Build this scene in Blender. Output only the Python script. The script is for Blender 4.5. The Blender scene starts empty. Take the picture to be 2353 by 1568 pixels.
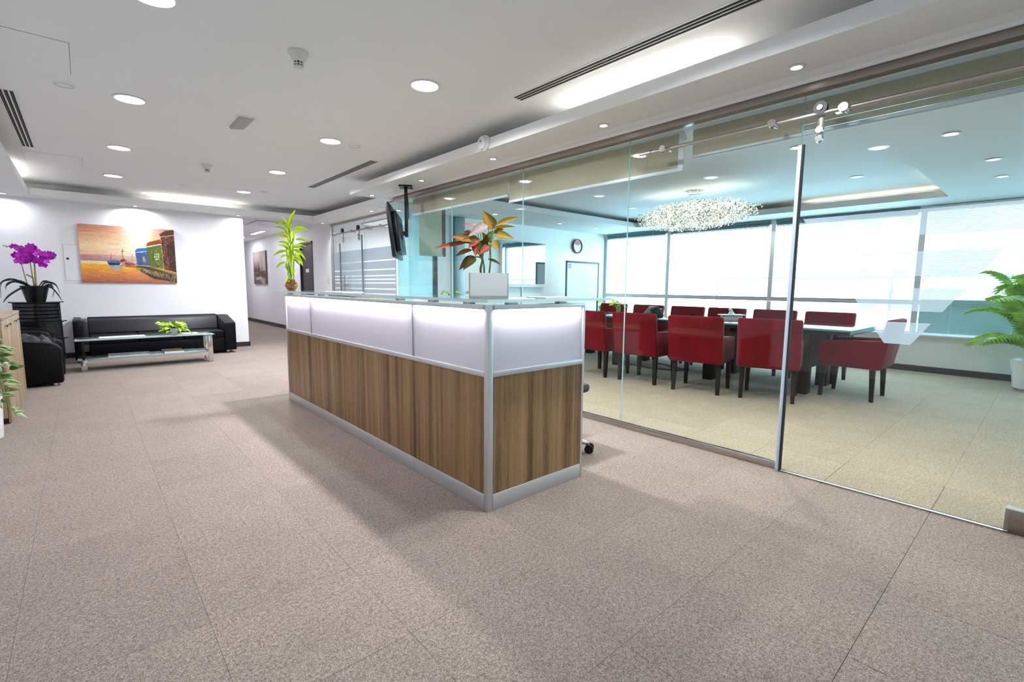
import bpy, bmesh, math, random
from mathutils import Vector, Matrix, noise as mnoise
import numpy as np
PI = math.pi
rnd = random.Random(7)
sc = bpy.context.scene
COL = sc.collection

# ------------------------------------------------------------------ camera
cam_d = bpy.data.cameras.new('camera'); cam = bpy.data.objects.new('camera', cam_d); COL.objects.link(cam)
F_PX, YAW, PITCH, ROLL = 1104.796, 0.725186761, -0.113884141, 0.008258018
cam_d.sensor_fit = 'HORIZONTAL'; cam_d.sensor_width = 36.0
cam_d.lens = F_PX / 2353.0 * 36.0
cam_d.clip_start = 0.05; cam_d.clip_end = 300
_d = Vector((math.sin(YAW)*math.cos(PITCH), math.cos(YAW)*math.cos(PITCH), math.sin(PITCH)))
_r = _d.cross(Vector((0, 0, 1))).normalized(); _u = _r.cross(_d)
_r2 = _r*math.cos(ROLL) + _u*math.sin(ROLL); _u2 = -_r*math.sin(ROLL) + _u*math.cos(ROLL)
cam.matrix_world = Matrix(((_r2.x, _u2.x, -_d.x, 0), (_r2.y, _u2.y, -_d.y, 0), (_r2.z, _u2.z, -_d.z, 1.18), (0, 0, 0, 1)))
sc.camera = cam

# ------------------------------------------------------------------ world, exposure, light levels
SKY = (0.50, 0.84, 1.0); SKY_STRENGTH = 6.2
EXPOSURE = 0.72
W_DOWN, W_DOWN_LEFT, W_SPOT, W_COVE, W_LED = 40.0, 1.6, 2.3, 2.1, 1.7
W_CONF_DOWN, W_CONF_SPOT, W_CHAND, W_OFFICE, W_CORR = 2.0, 3.2, 7.0, 45.0, 13.0
W_GLASS_FILL = 7.0
C_LED = (0.90, 0.94, 1.0); C_WARM = (1.0, 0.93, 0.72); C_COVE = (1.0, 0.98, 0.86)
w = bpy.data.worlds.new('world'); sc.world = w; w.use_nodes = True
bg = w.node_tree.nodes['Background']; bg.inputs[0].default_value = (*SKY, 1); bg.inputs[1].default_value = SKY_STRENGTH
sc.view_settings.view_transform = 'Standard'
try: sc.view_settings.look = 'None'
except Exception: pass
sc.view_settings.gamma = 1.0; sc.view_settings.use_curve_mapping = False
sc.view_settings.exposure = EXPOSURE
cy = sc.cycles
cy.max_bounces = 9; cy.diffuse_bounces = 5; cy.glossy_bounces = 5; cy.transparent_max_bounces = 28; cy.transmission_bounces = 8
cy.caustics_reflective = False; cy.caustics_refractive = False; cy.sample_clamp_indirect = 4.0

def area(name, loc, sx, sy, power, color, direction=(0, 0, -1), shape='RECTANGLE', spread=180, parent=None, portal=False):
    l = bpy.data.lights.new(name, 'AREA'); l.shape = shape; l.size = sx; l.size_y = sy
    l.energy = power; l.color = color; l.spread = math.radians(spread)
    o = bpy.data.objects.new(name, l); COL.objects.link(o)
    q = Vector(direction).to_track_quat('-Z', 'Y')
    o.rotation_euler = q.to_euler(); o.location = loc
    if parent: o.parent = parent
    if portal: l.cycles.is_portal = True
    return o
# daylight portals in the window wall (sampling aid for the sky only)
for yw in (6.1, 4.33, 2.34, 0.35):
    area('window_portal', (9.02, yw, 1.42), 1.9, 1.7, 1, (1, 1, 1), (-1, 0, 0), portal=True)
# cove tubes: lobby, hidden behind the fascias
area('cove_light', (3.02, 2.1, 2.47), 1.3, 0.05, W_COVE*1.0, C_COVE, (-0.45, 0, 1))
area('cove_light', (1.55, 10.02, 2.47), 1.3, 0.05, W_COVE, C_COVE, (0, -0.4, 1))
area('cove_light', (-0.70, 9.0, 2.47), 1.2, 0.05, W_COVE, C_COVE, (0.4, 0, 1))
area('cove_light', (3.02, -1.0, 2.47), 1.6, 0.05, W_COVE, C_COVE, (-0.45, 0, 1))
# added warm fill lights on the meeting room side, unseen behind the half rolled blinds
for yw in (0.1, 1.5, 2.9, 4.3):
    area('glass_side_fill', (3.86, yw, 2.335), .08, .08, W_GLASS_FILL, (1.0, .91, .75), (0, 0, -1), 'DISK', 100)
# cove tubes: conference tray
area('cove_light', (8.42, 1.9, 2.385), 1.5, 0.05, W_COVE*1.1, C_WARM, (-0.4, 0, 1))
area('cove_light', (7.6, 0.86, 2.385), 1.2, 0.05, W_COVE*0.8, C_WARM, (0, 0.4, 1))

# ------------------------------------------------------------------ mesh helpers
class MB:
    """collects shapes, builds ONE mesh object"""
    def __init__(self): self.bm = bmesh.new()
    def box(self, x0, x1, y0, y1, z0, z1, bev=0.0, seg=2, M=None):
        r = bmesh.ops.create_cube(self.bm, size=1.0); vs = r['verts']
        sx, sy, sz = x1-x0, y1-y0, z1-z0
        for v in vs: v.co = Vector((x0+(v.co.x+.5)*sx, y0+(v.co.y+.5)*sy, z0+(v.co.z+.5)*sz))
        if bev > 0:
            es = list({e for v in vs for e in v.link_edges})
            g = bmesh.ops.bevel(self.bm, geom=es, offset=bev, segments=seg, affect='EDGES', profile=.5)
            vs = list({v for f in g['faces'] for v in f.verts} | {v for v in vs if v.is_valid})
        if M is not None:
            for v in vs: v.co = M @ v.co
        return self
    def cyl(self, p0, p1, r0, r1=None, seg=16, caps=True):
        p0, p1 = Vector(p0), Vector(p1); r1 = r0 if r1 is None else r1
        d = (p1-p0); q = d.to_track_quat('Z', 'Y').to_matrix()
        A = [self.bm.verts.new(p0+q@Vector((r0*math.cos(2*PI*k/seg), r0*math.sin(2*PI*k/seg), 0))) for k in range(seg)]
        B = [self.bm.verts.new(p1+q@Vector((r1*math.cos(2*PI*k/seg), r1*math.sin(2*PI*k/seg), 0))) for k in range(seg)]
        for k in range(seg): self.bm.faces.new((A[k], A[(k+1) % seg], B[(k+1) % seg], B[k]))
        if caps: self.bm.faces.new(A[::-1]); self.bm.faces.new(B)
        return self
    def lathe(self, prof, c=(0, 0, 0), seg=24, M=None):
        c = Vector(c); rings = []
        for (r, z) in prof:
            if r < 1e-5: rings.append([self.bm.verts.new((0, 0, z))])
            else: rings.append([self.bm.verts.new((r*math.cos(2*PI*k/seg), r*math.sin(2*PI*k/seg), z)) for k in range(seg)])
        for a, b in zip(rings, rings[1:]):
            for k in range(seg):
                k2 = (k+1) % seg
                if len(a) == 1 and len(b) == 1: continue
                if len(a) == 1: self.bm.faces.new((a[0], b[k2], b[k]))
                elif len(b) == 1: self.bm.faces.new((a[k], a[k2], b[0]))
                else: self.bm.faces.new((a[k], a[k2], b[k2], b[k]))
        for rg in rings:
            for v in rg: v.co = (M @ v.co if M is not None else v.co) + c
        return self
    def prism(self, poly, a0, a1, axis='y', bev=0.0):
        """poly: 2D points; extruded along axis between a0 and a1"""
        def P(p, a):
            return {'y': (p[0], a, p[1]), 'x': (a, p[0], p[1]), 'z': (p[0], p[1], a)}[axis]
        A = [self.bm.verts.new(P(p, a0)) for p in poly]; B = [self.bm.verts.new(P(p, a1)) for p in poly]
        n = len(poly); fs = []
        for k in range(n): fs.append(self.bm.faces.new((A[k], A[(k+1) % n], B[(k+1) % n], B[k])))
        fs.append(self.bm.faces.new(A[::-1])); fs.append(self.bm.faces.new(B))
        if bev > 0:
            es = list({e for f in fs for e in f.edges})
            bmesh.ops.bevel(self.bm, geom=es, offset=bev, segments=2, affect='EDGES', profile=.5)
        return self
    def tube(self, pts, r, seg=8, r1=None):
        pts = [Vector(p) for p in pts]; n = len(pts); rings = []; up = Vector((0.13, 0.2, 1)).normalized()
        for i, p in enumerate(pts):
            t = (pts[min(i+1, n-1)]-pts[max(i-1, 0)]).normalized()
            a = t.cross(up)
            if a.length < 1e-3: a = t.cross(Vector((1, 0, 0)))
            a.normalize(); b = t.cross(a)
            rr = r if r1 is None else r+(r1-r)*i/(n-1)
            rings.append([self.bm.verts.new(p+a*rr*math.cos(2*PI*k/seg)+b*rr*math.sin(2*PI*k/seg)) for k in range(seg)])
        for A, B in zip(rings, rings[1:]):
            for k in range(seg): self.bm.faces.new((A[k], A[(k+1) % seg], B[(k+1) % seg], B[k]))
        self.bm.faces.new(rings[0][::-1]); self.bm.faces.new(rings[-1])
        return self
    def ball(self, c, r, sub=1, s=(1, 1, 1)):
        g = bmesh.ops.create_icosphere(self.bm, subdivisions=sub, radius=r)
        for v in g['verts']: v.co = Vector((v.co.x*s[0], v.co.y*s[1], v.co.z*s[2]))+Vector(c)
        return self
    def mesh(self, name, mat, smooth=True):
        bmesh.ops.recalc_face_normals(self.bm, faces=self.bm.faces[:])
        me = bpy.data.meshes.new(name); self.bm.to_mesh(me); self.bm.free()
        for m_ in (mat if isinstance(mat, (list, tuple)) else [mat]): me.materials.append(m_)
        if smooth:
            for p in me.polygons: p.use_smooth = True
            try: me.set_sharp_from_angle(angle=math.radians(38))
            except Exception: pass
        return me
    def build(self, name, mat, parent=None, loc=None, rot=None, smooth=True):
        return link(name, self.mesh(name, mat, smooth), parent, loc, rot)

def link(name, me, parent=None, loc=None, rot=None):
    o = bpy.data.objects.new(name, me); COL.objects.link(o)
    if parent: o.parent = parent
    if loc is not None: o.location = loc
    if rot is not None: o.rotation_euler = rot
    return o
def tag(o, label=None, cat=None, group=None, kind=None):
    if label: o['label'] = label
    if cat: o['category'] = cat
    if group: o['group'] = group
    if kind: o['kind'] = kind
    return o
def thing(name, label, cat, loc=(0, 0, 0), rz=0.0, group=None):
    o = bpy.data.objects.new(name, None); COL.objects.link(o); o.empty_display_size = .1
    o.location = loc; o.rotation_euler = (0, 0, rz)
    return tag(o, label, cat, group)
def struct(name, mb, mat, label=None, parent=None):
    o = mb.build(name, mat, parent, smooth=False); o['kind'] = 'structure'
    if label: o['label'] = label
    return o
def copy_tree(o, parent=None):
    c = o.copy(); COL.objects.link(c)
    if parent: c.parent = parent
    for ch in o.children: copy_tree(ch, c)
    return c

# ------------------------------------------------------------------ materials
def nodes_of(name):
    m = bpy.data.materials.new(name); m.use_nodes = True
    nt = m.node_tree; return m, nt, nt.nodes['Principled BSDF']
def mat(name, col, rough=.5, metal=0.0, spec=.5, var=0.0, scale=20.0, bump=0.0, bscale=None, emit=None, estr=0.0, coat=0.0, sheen=0.0, stretch=None):
    m, nt, b = nodes_of(name); N, L = nt.nodes, nt.links
    b.inputs['Base Color'].default_value = (*col, 1); b.inputs['Roughness'].default_value = rough
    b.inputs['Metallic'].default_value = metal; b.inputs['Specular IOR Level'].default_value = spec
    if coat: b.inputs['Coat Weight'].default_value = coat; b.inputs['Coat Roughness'].default_value = .08
    if sheen: b.inputs['Sheen Weight'].default_value = sheen
    if emit: b.inputs['Emission Color'].default_value = (*emit, 1); b.inputs['Emission Strength'].default_value = estr
    if var or bump:
        tc = N.new('ShaderNodeTexCoord'); mp = N.new('ShaderNodeMapping'); L.new(tc.outputs['Object'], mp.inputs[0])
        if stretch: mp.inputs['Scale'].default_value = stretch
        nz = N.new('ShaderNodeTexNoise'); nz.inputs['Scale'].default_value = scale; nz.inputs['Detail'].default_value = 4
        L.new(mp.outputs[0], nz.inputs[0])
        if var:
            r = N.new('ShaderNodeValToRGB')
            r.color_ramp.elements[0].position = .3; r.color_ramp.elements[1].position = .7
            r.color_ramp.elements[0].color = (*[max(0, c*(1-var)) for c in col], 1)
            r.color_ramp.elements[1].color = (*[min(1, c*(1+var)) for c in col], 1)
            L.new(nz.outputs[0], r.inputs[0]); L.new(r.outputs[0], b.inputs['Base Color'])
        if bump:
            n2 = nz
            if bscale:
                n2 = N.new('ShaderNodeTexNoise'); n2.inputs['Scale'].default_value = bscale; L.new(mp.outputs[0], n2.inputs[0])
            bp = N.new('ShaderNodeBump'); bp.inputs['Strength'].default_value = bump; bp.inputs['Distance'].default_value = .01
            L.new(n2.outputs[0], bp.inputs['Height']); L.new(bp.outputs[0], b.inputs['Normal'])
    return m
def glow(name, col, strength):
    m = bpy.data.materials.new(name); m.use_nodes = True; nt = m.node_tree; nt.nodes.clear()
    o = nt.nodes.new('ShaderNodeOutputMaterial'); e = nt.nodes.new('ShaderNodeEmission')
    e.inputs[0].default_value = (*col, 1); e.inputs[1].default_value = strength
    nt.links.new(e.outputs[0], o.inputs[0]); return m
def glass(name, tint, f0=.04, haze=0.0, hazecol=(.9, .95, .95), rough=0.0):
    """thin architectural glass: tinted transmission plus Schlick mirror; optional frosting"""
    m = bpy.data.materials.new(name); m.use_nodes = True; nt = m.node_tree; nt.nodes.clear(); N, L = nt.nodes, nt.links
    out = N.new('ShaderNodeOutputMaterial'); tr = N.new('ShaderNodeBsdfTransparent'); tr.inputs[0].default_value = (*tint, 1)
    gl = N.new('ShaderNodeBsdfGlossy'); gl.inputs['Roughness'].default_value = rough; gl.inputs[0].default_value = (1, 1, 1, 1)
    ge = N.new('ShaderNodeNewGeometry'); dt = N.new('ShaderNodeVectorMath'); dt.operation = 'DOT_PRODUCT'
    L.new(ge.outputs['Normal'], dt.inputs[0]); L.new(ge.outputs['Incoming'], dt.inputs[1])
    ab = N.new('ShaderNodeMath'); ab.operation = 'ABSOLUTE'; L.new(dt.outputs['Value'], ab.inputs[0])
    om = N.new('ShaderNodeMath'); om.operation = 'SUBTRACT'; om.inputs[0].default_value = 1; L.new(ab.outputs[0], om.inputs[1])
    pw = N.new('ShaderNodeMath'); pw.operation = 'POWER'; pw.inputs[1].default_value = 5; L.new(om.outputs[0], pw.inputs[0])
    ma = N.new('ShaderNodeMath'); ma.operation = 'MULTIPLY_ADD'; ma.inputs[1].default_value = 1-f0; ma.inputs[2].default_value = f0; L.new(pw.outputs[0], ma.inputs[0])
    mx = N.new('ShaderNodeMixShader'); L.new(ma.outputs[0], mx.inputs[0])
    last = tr
    if haze > 0:
        df = N.new('ShaderNodeBsdfDiffuse'); df.inputs[0].default_value = (*hazecol, 1)
        tl = N.new('ShaderNodeBsdfTranslucent'); tl.inputs[0].default_value = (*hazecol, 1)
        m1 = N.new('ShaderNodeMixShader'); m1.inputs[0].default_value = .5; L.new(df.outputs[0], m1.inputs[1]); L.new(tl.outputs[0], m1.inputs[2])
        m2 = N.new('ShaderNodeMixShader'); m2.inputs[0].default_value = haze; L.new(tr.outputs[0], m2.inputs[1]); L.new(m1.outputs[0], m2.inputs[2]); last = m2
    L.new(last.outputs[0], mx.inputs[1]); L.new(gl.outputs[0], mx.inputs[2]); L.new(mx.outputs[0], out.inputs[0])
    return m
def wood(name, light, mid, dark, sc_=34.0, rough=.38, axis=2):
    m, nt, b = nodes_of(name); N, L = nt.nodes, nt.links
    tc = N.new('ShaderNodeTexCoord'); mp = N.new('ShaderNodeMapping'); L.new(tc.outputs['Object'], mp.inputs[0])
    s = [1, 1, 1]; s[axis] = .02; mp.inputs['Scale'].default_value = s
    n1 = N.new('ShaderNodeTexNoise'); n1.inputs['Scale'].default_value = sc_; n1.inputs['Detail'].default_value = 5; n1.inputs['Roughness'].default_value = .65; L.new(mp.outputs[0], n1.inputs[0])
    n2 = N.new('ShaderNodeTexNoise'); n2.inputs['Scale'].default_value = sc_*.22; n2.inputs['Detail'].default_value = 2; L.new(mp.outputs[0], n2.inputs[0])
    mp2 = N.new('ShaderNodeMapping'); s2 = [1, 1, 1]; s2[axis] = .06; mp2.inputs['Scale'].default_value = s2; L.new(tc.outputs['Object'], mp2.inputs[0])
    n3 = N.new('ShaderNodeTexNoise'); n3.inputs['Scale'].default_value = sc_*9; n3.inputs['Detail'].default_value = 2; L.new(mp2.outputs[0], n3.inputs[0])
    a1 = N.new('ShaderNodeMath'); a1.operation = 'MULTIPLY_ADD'; a1.inputs[1].default_value = .45; L.new(n2.outputs[0], a1.inputs[0]); 
    a0 = N.new('ShaderNodeMath'); a0.operation = 'MULTIPLY'; a0.inputs[1].default_value = .4; L.new(n1.outputs[0], a0.inputs[0]); L.new(a0.outputs[0], a1.inputs[2])
    a2 = N.new('ShaderNodeMath'); a2.operation = 'MULTIPLY_ADD'; a2.inputs[1].default_value = .15; L.new(n3.outputs[0], a2.inputs[0]); L.new(a1.outputs[0], a2.inputs[2])
    r = N.new('ShaderNodeValToRGB'); e = r.color_ramp.elements
    e[0].position = .40; e[0].color = (*dark, 1); e[1].position = .62; e[1].color = (*light, 1)
    x = e.new(.50); x.color = (*mid, 1)
    L.new(a2.outputs[0], r.inputs[0]); L.new(r.outputs[0], b.inputs['Base Color'])
    b.inputs['Roughness'].default_value = rough; b.inputs['Specular IOR Level'].default_value = .35
    return m
def carpet(name, c0, c1, c2):
    m, nt, b = nodes_of(name); N, L = nt.nodes, nt.links
    ge = N.new('ShaderNodeNewGeometry'); oi = N.new('ShaderNodeObjectInfo')
    n1 = N.new('ShaderNodeTexNoise'); n1.inputs['Scale'].default_value = 75; n1.inputs['Detail'].default_value = 3; n1.inputs['Roughness'].default_value = .6; L.new(ge.outputs['Position'], n1.inputs[0])
    wn_s = N.new('ShaderNodeVectorMath'); wn_s.operation = 'SCALE'; wn_s.inputs['Scale'].default_value = 400; L.new(ge.outputs['Position'], wn_s.inputs[0])
    wn_f = N.new('ShaderNodeVectorMath'); wn_f.operation = 'FLOOR'; L.new(wn_s.outputs[0], wn_f.inputs[0])
    wn = N.new('ShaderNodeTexWhiteNoise'); L.new(wn_f.outputs[0], wn.inputs[0])
    mxn = N.new('ShaderNodeMath'); mxn.operation = 'MULTIPLY_ADD'; mxn.inputs[1].default_value = .42; L.new(wn.outputs[0], mxn.inputs[0])
    mxa = N.new('ShaderNodeMath'); mxa.operation = 'MULTIPLY'; mxa.inputs[1].default_value = .58; L.new(n1.outputs[0], mxa.inputs[0]); L.new(mxa.outputs[0], mxn.inputs[2])
    n2 = N.new('ShaderNodeTexNoise'); n2.inputs['Scale'].default_value = 3.2; n2.inputs['Detail'].default_value = 5; n2.inputs['Roughness'].default_value = .65; L.new(ge.outputs['Position'], n2.inputs[0])
    r = N.new('ShaderNodeValToRGB'); e = r.color_ramp.elements
    e[0].position = .30; e[0].color = (*c0, 1); e[1].position = .70; e[1].color = (*c2, 1); x = e.new(.5); x.color = (*c1, 1)
    L.new(mxn.outputs[0], r.inputs[0])
    v = N.new('ShaderNodeMath'); v.operation = 'MULTIPLY_ADD'; v.inputs[1].default_value = .10; v.inputs[2].default_value = .95; L.new(oi.outputs['Random'], v.inputs[0])
    v2 = N.new('ShaderNodeMath'); v2.operation = 'MULTIPLY_ADD'; v2.inputs[1].default_value = .30; v2.inputs[2].default_value = .85; L.new(n2.outputs[0], v2.inputs[0])
    v3 = N.new('ShaderNodeMath'); v3.operation = 'MULTIPLY'; L.new(v.outputs[0], v3.inputs[0]); L.new(v2.outputs[0], v3.inputs[1])
    h = N.new('ShaderNodeHueSaturation'); L.new(r.outputs[0], h.inputs['Color']); L.new(v3.outputs[0], h.inputs['Value'])
    L.new(h.outputs[0], b.inputs['Base Color']); b.inputs['Roughness'].default_value = .95; b.inputs['Specular IOR Level'].default_value = .1
    b.inputs['Sheen Weight'].default_value = .12
    bp = N.new('ShaderNodeBump'); bp.inputs['Strength'].default_value = .3; bp.inputs['Distance'].default_value = .003
    L.new(n1.outputs[0], bp.inputs['Height']); L.new(bp.outputs[0], b.inputs['Normal'])
    return m
def leafmat(name, base, edge, vein=None, spots=None, rough=.35):
    """uv-free leaf: colour runs with generated coords; x along, y across"""
    m, nt, b = nodes_of(name); N, L = nt.nodes, nt.links
    tc = N.new('ShaderNodeTexCoord'); sp = N.new('ShaderNodeSeparateXYZ'); L.new(tc.outputs['UV'], sp.inputs[0])
    ac = N.new('ShaderNodeMath'); ac.operation = 'SUBTRACT'; ac.inputs[1].default_value = .5; L.new(sp.outputs['Y'], ac.inputs[0])
    ab = N.new('ShaderNodeMath'); ab.operation = 'ABSOLUTE'; L.new(ac.outputs[0], ab.inputs[0])
    nz = N.new('ShaderNodeTexNoise'); nz.inputs['Scale'].default_value = 9; nz.inputs['Detail'].default_value = 3; L.new(tc.outputs['UV'], nz.inputs[0])
    ad = N.new('ShaderNodeMath'); ad.operation = 'MULTIPLY_ADD'; ad.inputs[1].default_value = .62; nz2 = N.new('ShaderNodeMath'); nz2.operation = 'SUBTRACT'; nz2.inputs[1].default_value = .5; L.new(nz.outputs[0], nz2.inputs[0]); L.new(nz2.outputs[0], ad.inputs[0]); L.new(ab.outputs[0], ad.inputs[2])
    r = N.new('ShaderNodeValToRGB'); e = r.color_ramp.elements
    e[0].position = .03; e[0].color = (*(vein or base), 1); e[1].position = .42; e[1].color = (*edge, 1)
    x = e.new(.10); x.color = (*base, 1); y = e.new(.28); y.color = (*(spots or base), 1)
    L.new(ad.outputs[0], r.inputs[0]); L.new(r.outputs[0], b.inputs['Base Color'])
    b.inputs['Roughness'].default_value = rough
    b.inputs['Specular IOR Level'].default_value = .22
    return m
def vcol(name, rough=.55):
    m, nt, b = nodes_of(name); a = nt.nodes.new('ShaderNodeVertexColor'); a.layer_name = 'Col'
    nt.links.new(a.outputs[0], b.inputs['Base Color']); b.inputs['Roughness'].default_value = rough; b.inputs['Specular IOR Level'].default_value = .25
    return m

M = {}
M['wall'] = mat('wall paint', (.87, .855, .885), .6, var=.012, scale=3)
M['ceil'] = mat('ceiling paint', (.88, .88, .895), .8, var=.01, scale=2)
M['trimwhite'] = mat('soffit paint', (.92, .915, .915), .6)
M['confwall'] = mat('meeting room wall paint', (.88, .90, .90), .6)
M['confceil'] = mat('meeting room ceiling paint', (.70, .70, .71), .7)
M['base'] = mat('dark baseboard', (.035, .022, .022), .35)
M['carpet'] = carpet('beige carpet', (.150, .110, .090), (.262, .203, .172), (.395, .322, .280))
M['carpet2'] = carpet('meeting room carpet', (.18, .145, .105), (.31, .257, .19), (.46, .39, .30))
M['slab'] = mat('seam backing', (.10, .08, .07), .9)
M['glass'] = glass('partition glass', (.955, .985, .985), .022)
M['glassdoor'] = glass('door glass', (.965, .988, .988), .022)
M['glassclear'] = glass('window glass', (.97, .99, .99), .04)
M['edge'] = mat('polished glass edge', (.62, .90, .88), .15, spec=.6)
M['ctop'] = glass('counter glass', (.88, .97, .96), .06, haze=.5, hazecol=(.62, .76, .74))
M['tabglass'] = glass('table glass', (.72, .86, .84), .07, haze=.6, hazecol=(.58, .77, .73))
M['frost'] = glass('frosted film', (.95, .98, 1.0), .02, haze=.5, hazecol=(.80, .88, .95))
M['frost2'] = glass('grey frosted glass', (.75, .80, .84), .03, haze=.72, hazecol=(.50, .56, .61))
M['frost3'] = glass('cyan frosted glass', (.7, .95, .98), .03, haze=.55, hazecol=(.60, .86, .90))
M['stripe'] = mat('white film line', (.85, .9, .93), .5)
M['steel'] = mat('brushed steel', (.46, .43, .41), .32, metal=1.0, var=.06, scale=30, stretch=(1, .05, 1))
M['bronze'] = mat('bronzed steel channel', (.34, .29, .26), .38, metal=1.0, var=.08, scale=20, stretch=(1, .03, 1))
M['chrome'] = mat('chrome', (.72, .70, .68), .12, metal=1.0)
M['alu'] = mat('satin aluminium', (.60, .60, .61), .42, metal=.55, spec=.5)
M['aludark'] = mat('grey joint', (.22, .22, .23), .5)
M['woodD'] = wood('zebrano laminate', (.43, .265, .125), (.295, .172, .078), (.115, .060, .026))
M['woodC'] = wood('pale laminate', (.50, .36, .235), (.38, .265, .165), (.24, .155, .09), 26)
M['panel'] = mat('white lit panel', (.75, .715, .81), .28, spec=.4)
M['white'] = mat('white plastic', (.82, .82, .82), .4)
M['cream'] = mat('cream plastic', (.70, .69, .62), .45)
M['ceramic'] = mat('white glazed pot', (.82, .81, .80), .22, coat=.4)
M['black'] = mat('black plastic', (.005, .005, .006), .32, spec=.3)
M['glossblack'] = mat('gloss black sheet metal', (.004, .004, .006), .16, spec=.5)
M['rubber'] = mat('black rubber', (.01, .01, .012), .7)
M['leather'] = mat('black leather', (.004, .0038, .005), .42, spec=.13, bump=.10, scale=240)
M['leatherback'] = mat('black leather cushion', (.009, .0085, .012), .42, spec=.5, bump=.10, scale=200)
M['redfab'] = mat('red velvet', (.165, .001, .008), .8, sheen=.10, var=.22, scale=6, spec=.08)
M['darkwood'] = mat('dark stained wood', (.016, .011, .010), .55, spec=.25, var=.3, scale=30, stretch=(1, 1, .06))
M['tbltop'] = mat('dark polished table top', (.030, .022, .022), .09, spec=.7, coat=.6)
M['tealedge'] = mat('teal glass edge', (.10, .40, .48), .15, spec=.6)
M['beige'] = mat('beige blind fabric', (.48, .415, .29), .85, var=.08, scale=60, stretch=(1, 6, .15))
M['greenb'] = mat('pale green blind fabric', (.52, .58, .45), .8, var=.04, scale=40)
M['brown'] = mat('brown side rail', (.16, .11, .075), .5)
M['barw'] = mat('white blind bar', (.72, .77, .80), .4)
M['slat'] = mat('white venetian slat', (.72, .78, .80), .45)
M['slatshade'] = mat('shade toned venetian slat', (.34, .50, .52), .5)  # closed lower slats of the white blind, backlit shade put into the colour
M['slatdark'] = mat('grey blind headrail', (.10, .22, .26), .5)
M['doorplum'] = mat('dark plum door', (.045, .026, .032), .4, var=.12, scale=20, stretch=(1, 1, .1))
M['slotdark'] = mat('dark air slot', (.012, .010, .014), .9)
M['led'] = glow('led diffuser', (1.0, .97, 1.0), 7.0)
M['ledspot'] = glow('spot lamp', (1.0, .97, 1.0), 10.0)
M['ledstrip'] = glow('led strip', (.98, .93, 1.0), 9.0)
M['bulb'] = glow('warm bulb', (1.0, .95, .78), 22.0)
M['crystal'] = mat('glass blossom', (.78, .78, .70), .12, spec=.8, emit=(1, .98, .86), estr=.42)
M['crystal2'] = mat('clear glass blossom', (.34, .44, .40), .08, spec=.9, emit=(1, .98, .8), estr=.03)
M['screen'] = mat('glossy dark screen', (.004, .045, .065), .03, metal=.0, spec=1.0, coat=1.0); M['screen'].node_tree.nodes['Principled BSDF'].inputs['IOR'].default_value = 2.4
M['wbsurf'] = mat('whiteboard surface', (.68, .70, .76), .2, spec=.6)
M['wbframe'] = mat('dark teal frame', (.015, .055, .07), .4)
M['maroon'] = mat('maroon clock rim', (.16, .012, .035), .3)
M['pinkface'] = mat('pink crescent', (.62, .12, .26), .5)
M['paper'] = mat('white paper', (.80, .80, .82), .6)
M['paperteal'] = mat('printed magazine cover', (.24, .34, .34), .35, var=.7, scale=14)
M['paperbrown'] = mat('brown magazine cover', (.20, .11, .05), .35, var=.6, scale=16)
M['papergrey'] = mat('grey magazine cover', (.30, .32, .33), .35, var=.8, scale=18)
M['soil'] = mat('potting soil', (.03, .02, .012), .95, bump=.6, scale=80)
M['gold'] = glass('amber glass vase', (.86, .60, .24), .08, haze=.18, hazecol=(.5, .30, .06))
M['pebble'] = mat('amber pebbles', (.30, .16, .04), .35, var=.5, scale=30)
M['stalk'] = mat('bamboo stalk', (.20, .36, .03), .4, var=.2, scale=20)
M['stem'] = mat('green stem', (.12, .24, .05), .5)
M['stick'] = mat('tan support stick', (.38, .25, .10), .6)
M['lime'] = leafmat('lime leaf', (.60, .72, .02), (.42, .60, .015), (.75, .82, .10))
M['pothos'] = leafmat('pothos leaf', (.20, .42, .02), (.10, .28, .01), (.40, .60, .08), (.30, .52, .03))
M['agla'] = leafmat('pink and green leaf', (.46, .10, .03), (.14, .19, .012), (.60, .20, .14), (.26, .20, .02))
M['aglagold'] = leafmat('golden green leaf', (.46, .22, .05), (.14, .20, .012), (.60, .26, .10), (.30, .26, .03))
M['aglapink'] = leafmat('pink leaf', (.56, .06, .08), (.16, .14, .02), (.70, .16, .16), (.40, .10, .05))
M['aglapale'] = leafmat('pale pink leaf', (0.504, 0.434, 0.420), (0.434, 0.245, 0.210), (0.595, 0.525, 0.504), (0.504, 0.385, 0.364))
M['agladark'] = leafmat('dark green red leaf', (.11, .09, .015), (.05, .085, .008), (.24, .06, .03), (.12, .11, .02))
M['olive'] = leafmat('dark orchid leaf', (.035, .055, .045), (.025, .04, .035), (.06, .09, .07))
M['varieg'] = leafmat('cream edged leaf', (.10, .22, .035), (.62, .66, .50), (.20, .34, .08), (.14, .28, .05))
M['ivydark'] = leafmat('dark ivy leaf', (.03, .10, .012), (.10, .20, .04), (.06, .16, .02))
M['palm'] = mat('palm leaflet', (.28, .52, .05), .4, var=.45, scale=9)
M['palmstem'] = mat('palm stalk', (.20, .28, .06), .5)
M['petal'] = mat('magenta petal', (.52, .008, .52), .5, var=.3, scale=60)
M['bud'] = mat('green bud', (.35, .42, .14), .5)
M['bldg'] = mat('pale tower wall', (.72, .74, .76), .8)
M['bldgwin'] = mat('tower window', (.50, .56, .60), .3)
M['terr'] = mat('terrace floor', (.5, .5, .5), .8)

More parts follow.
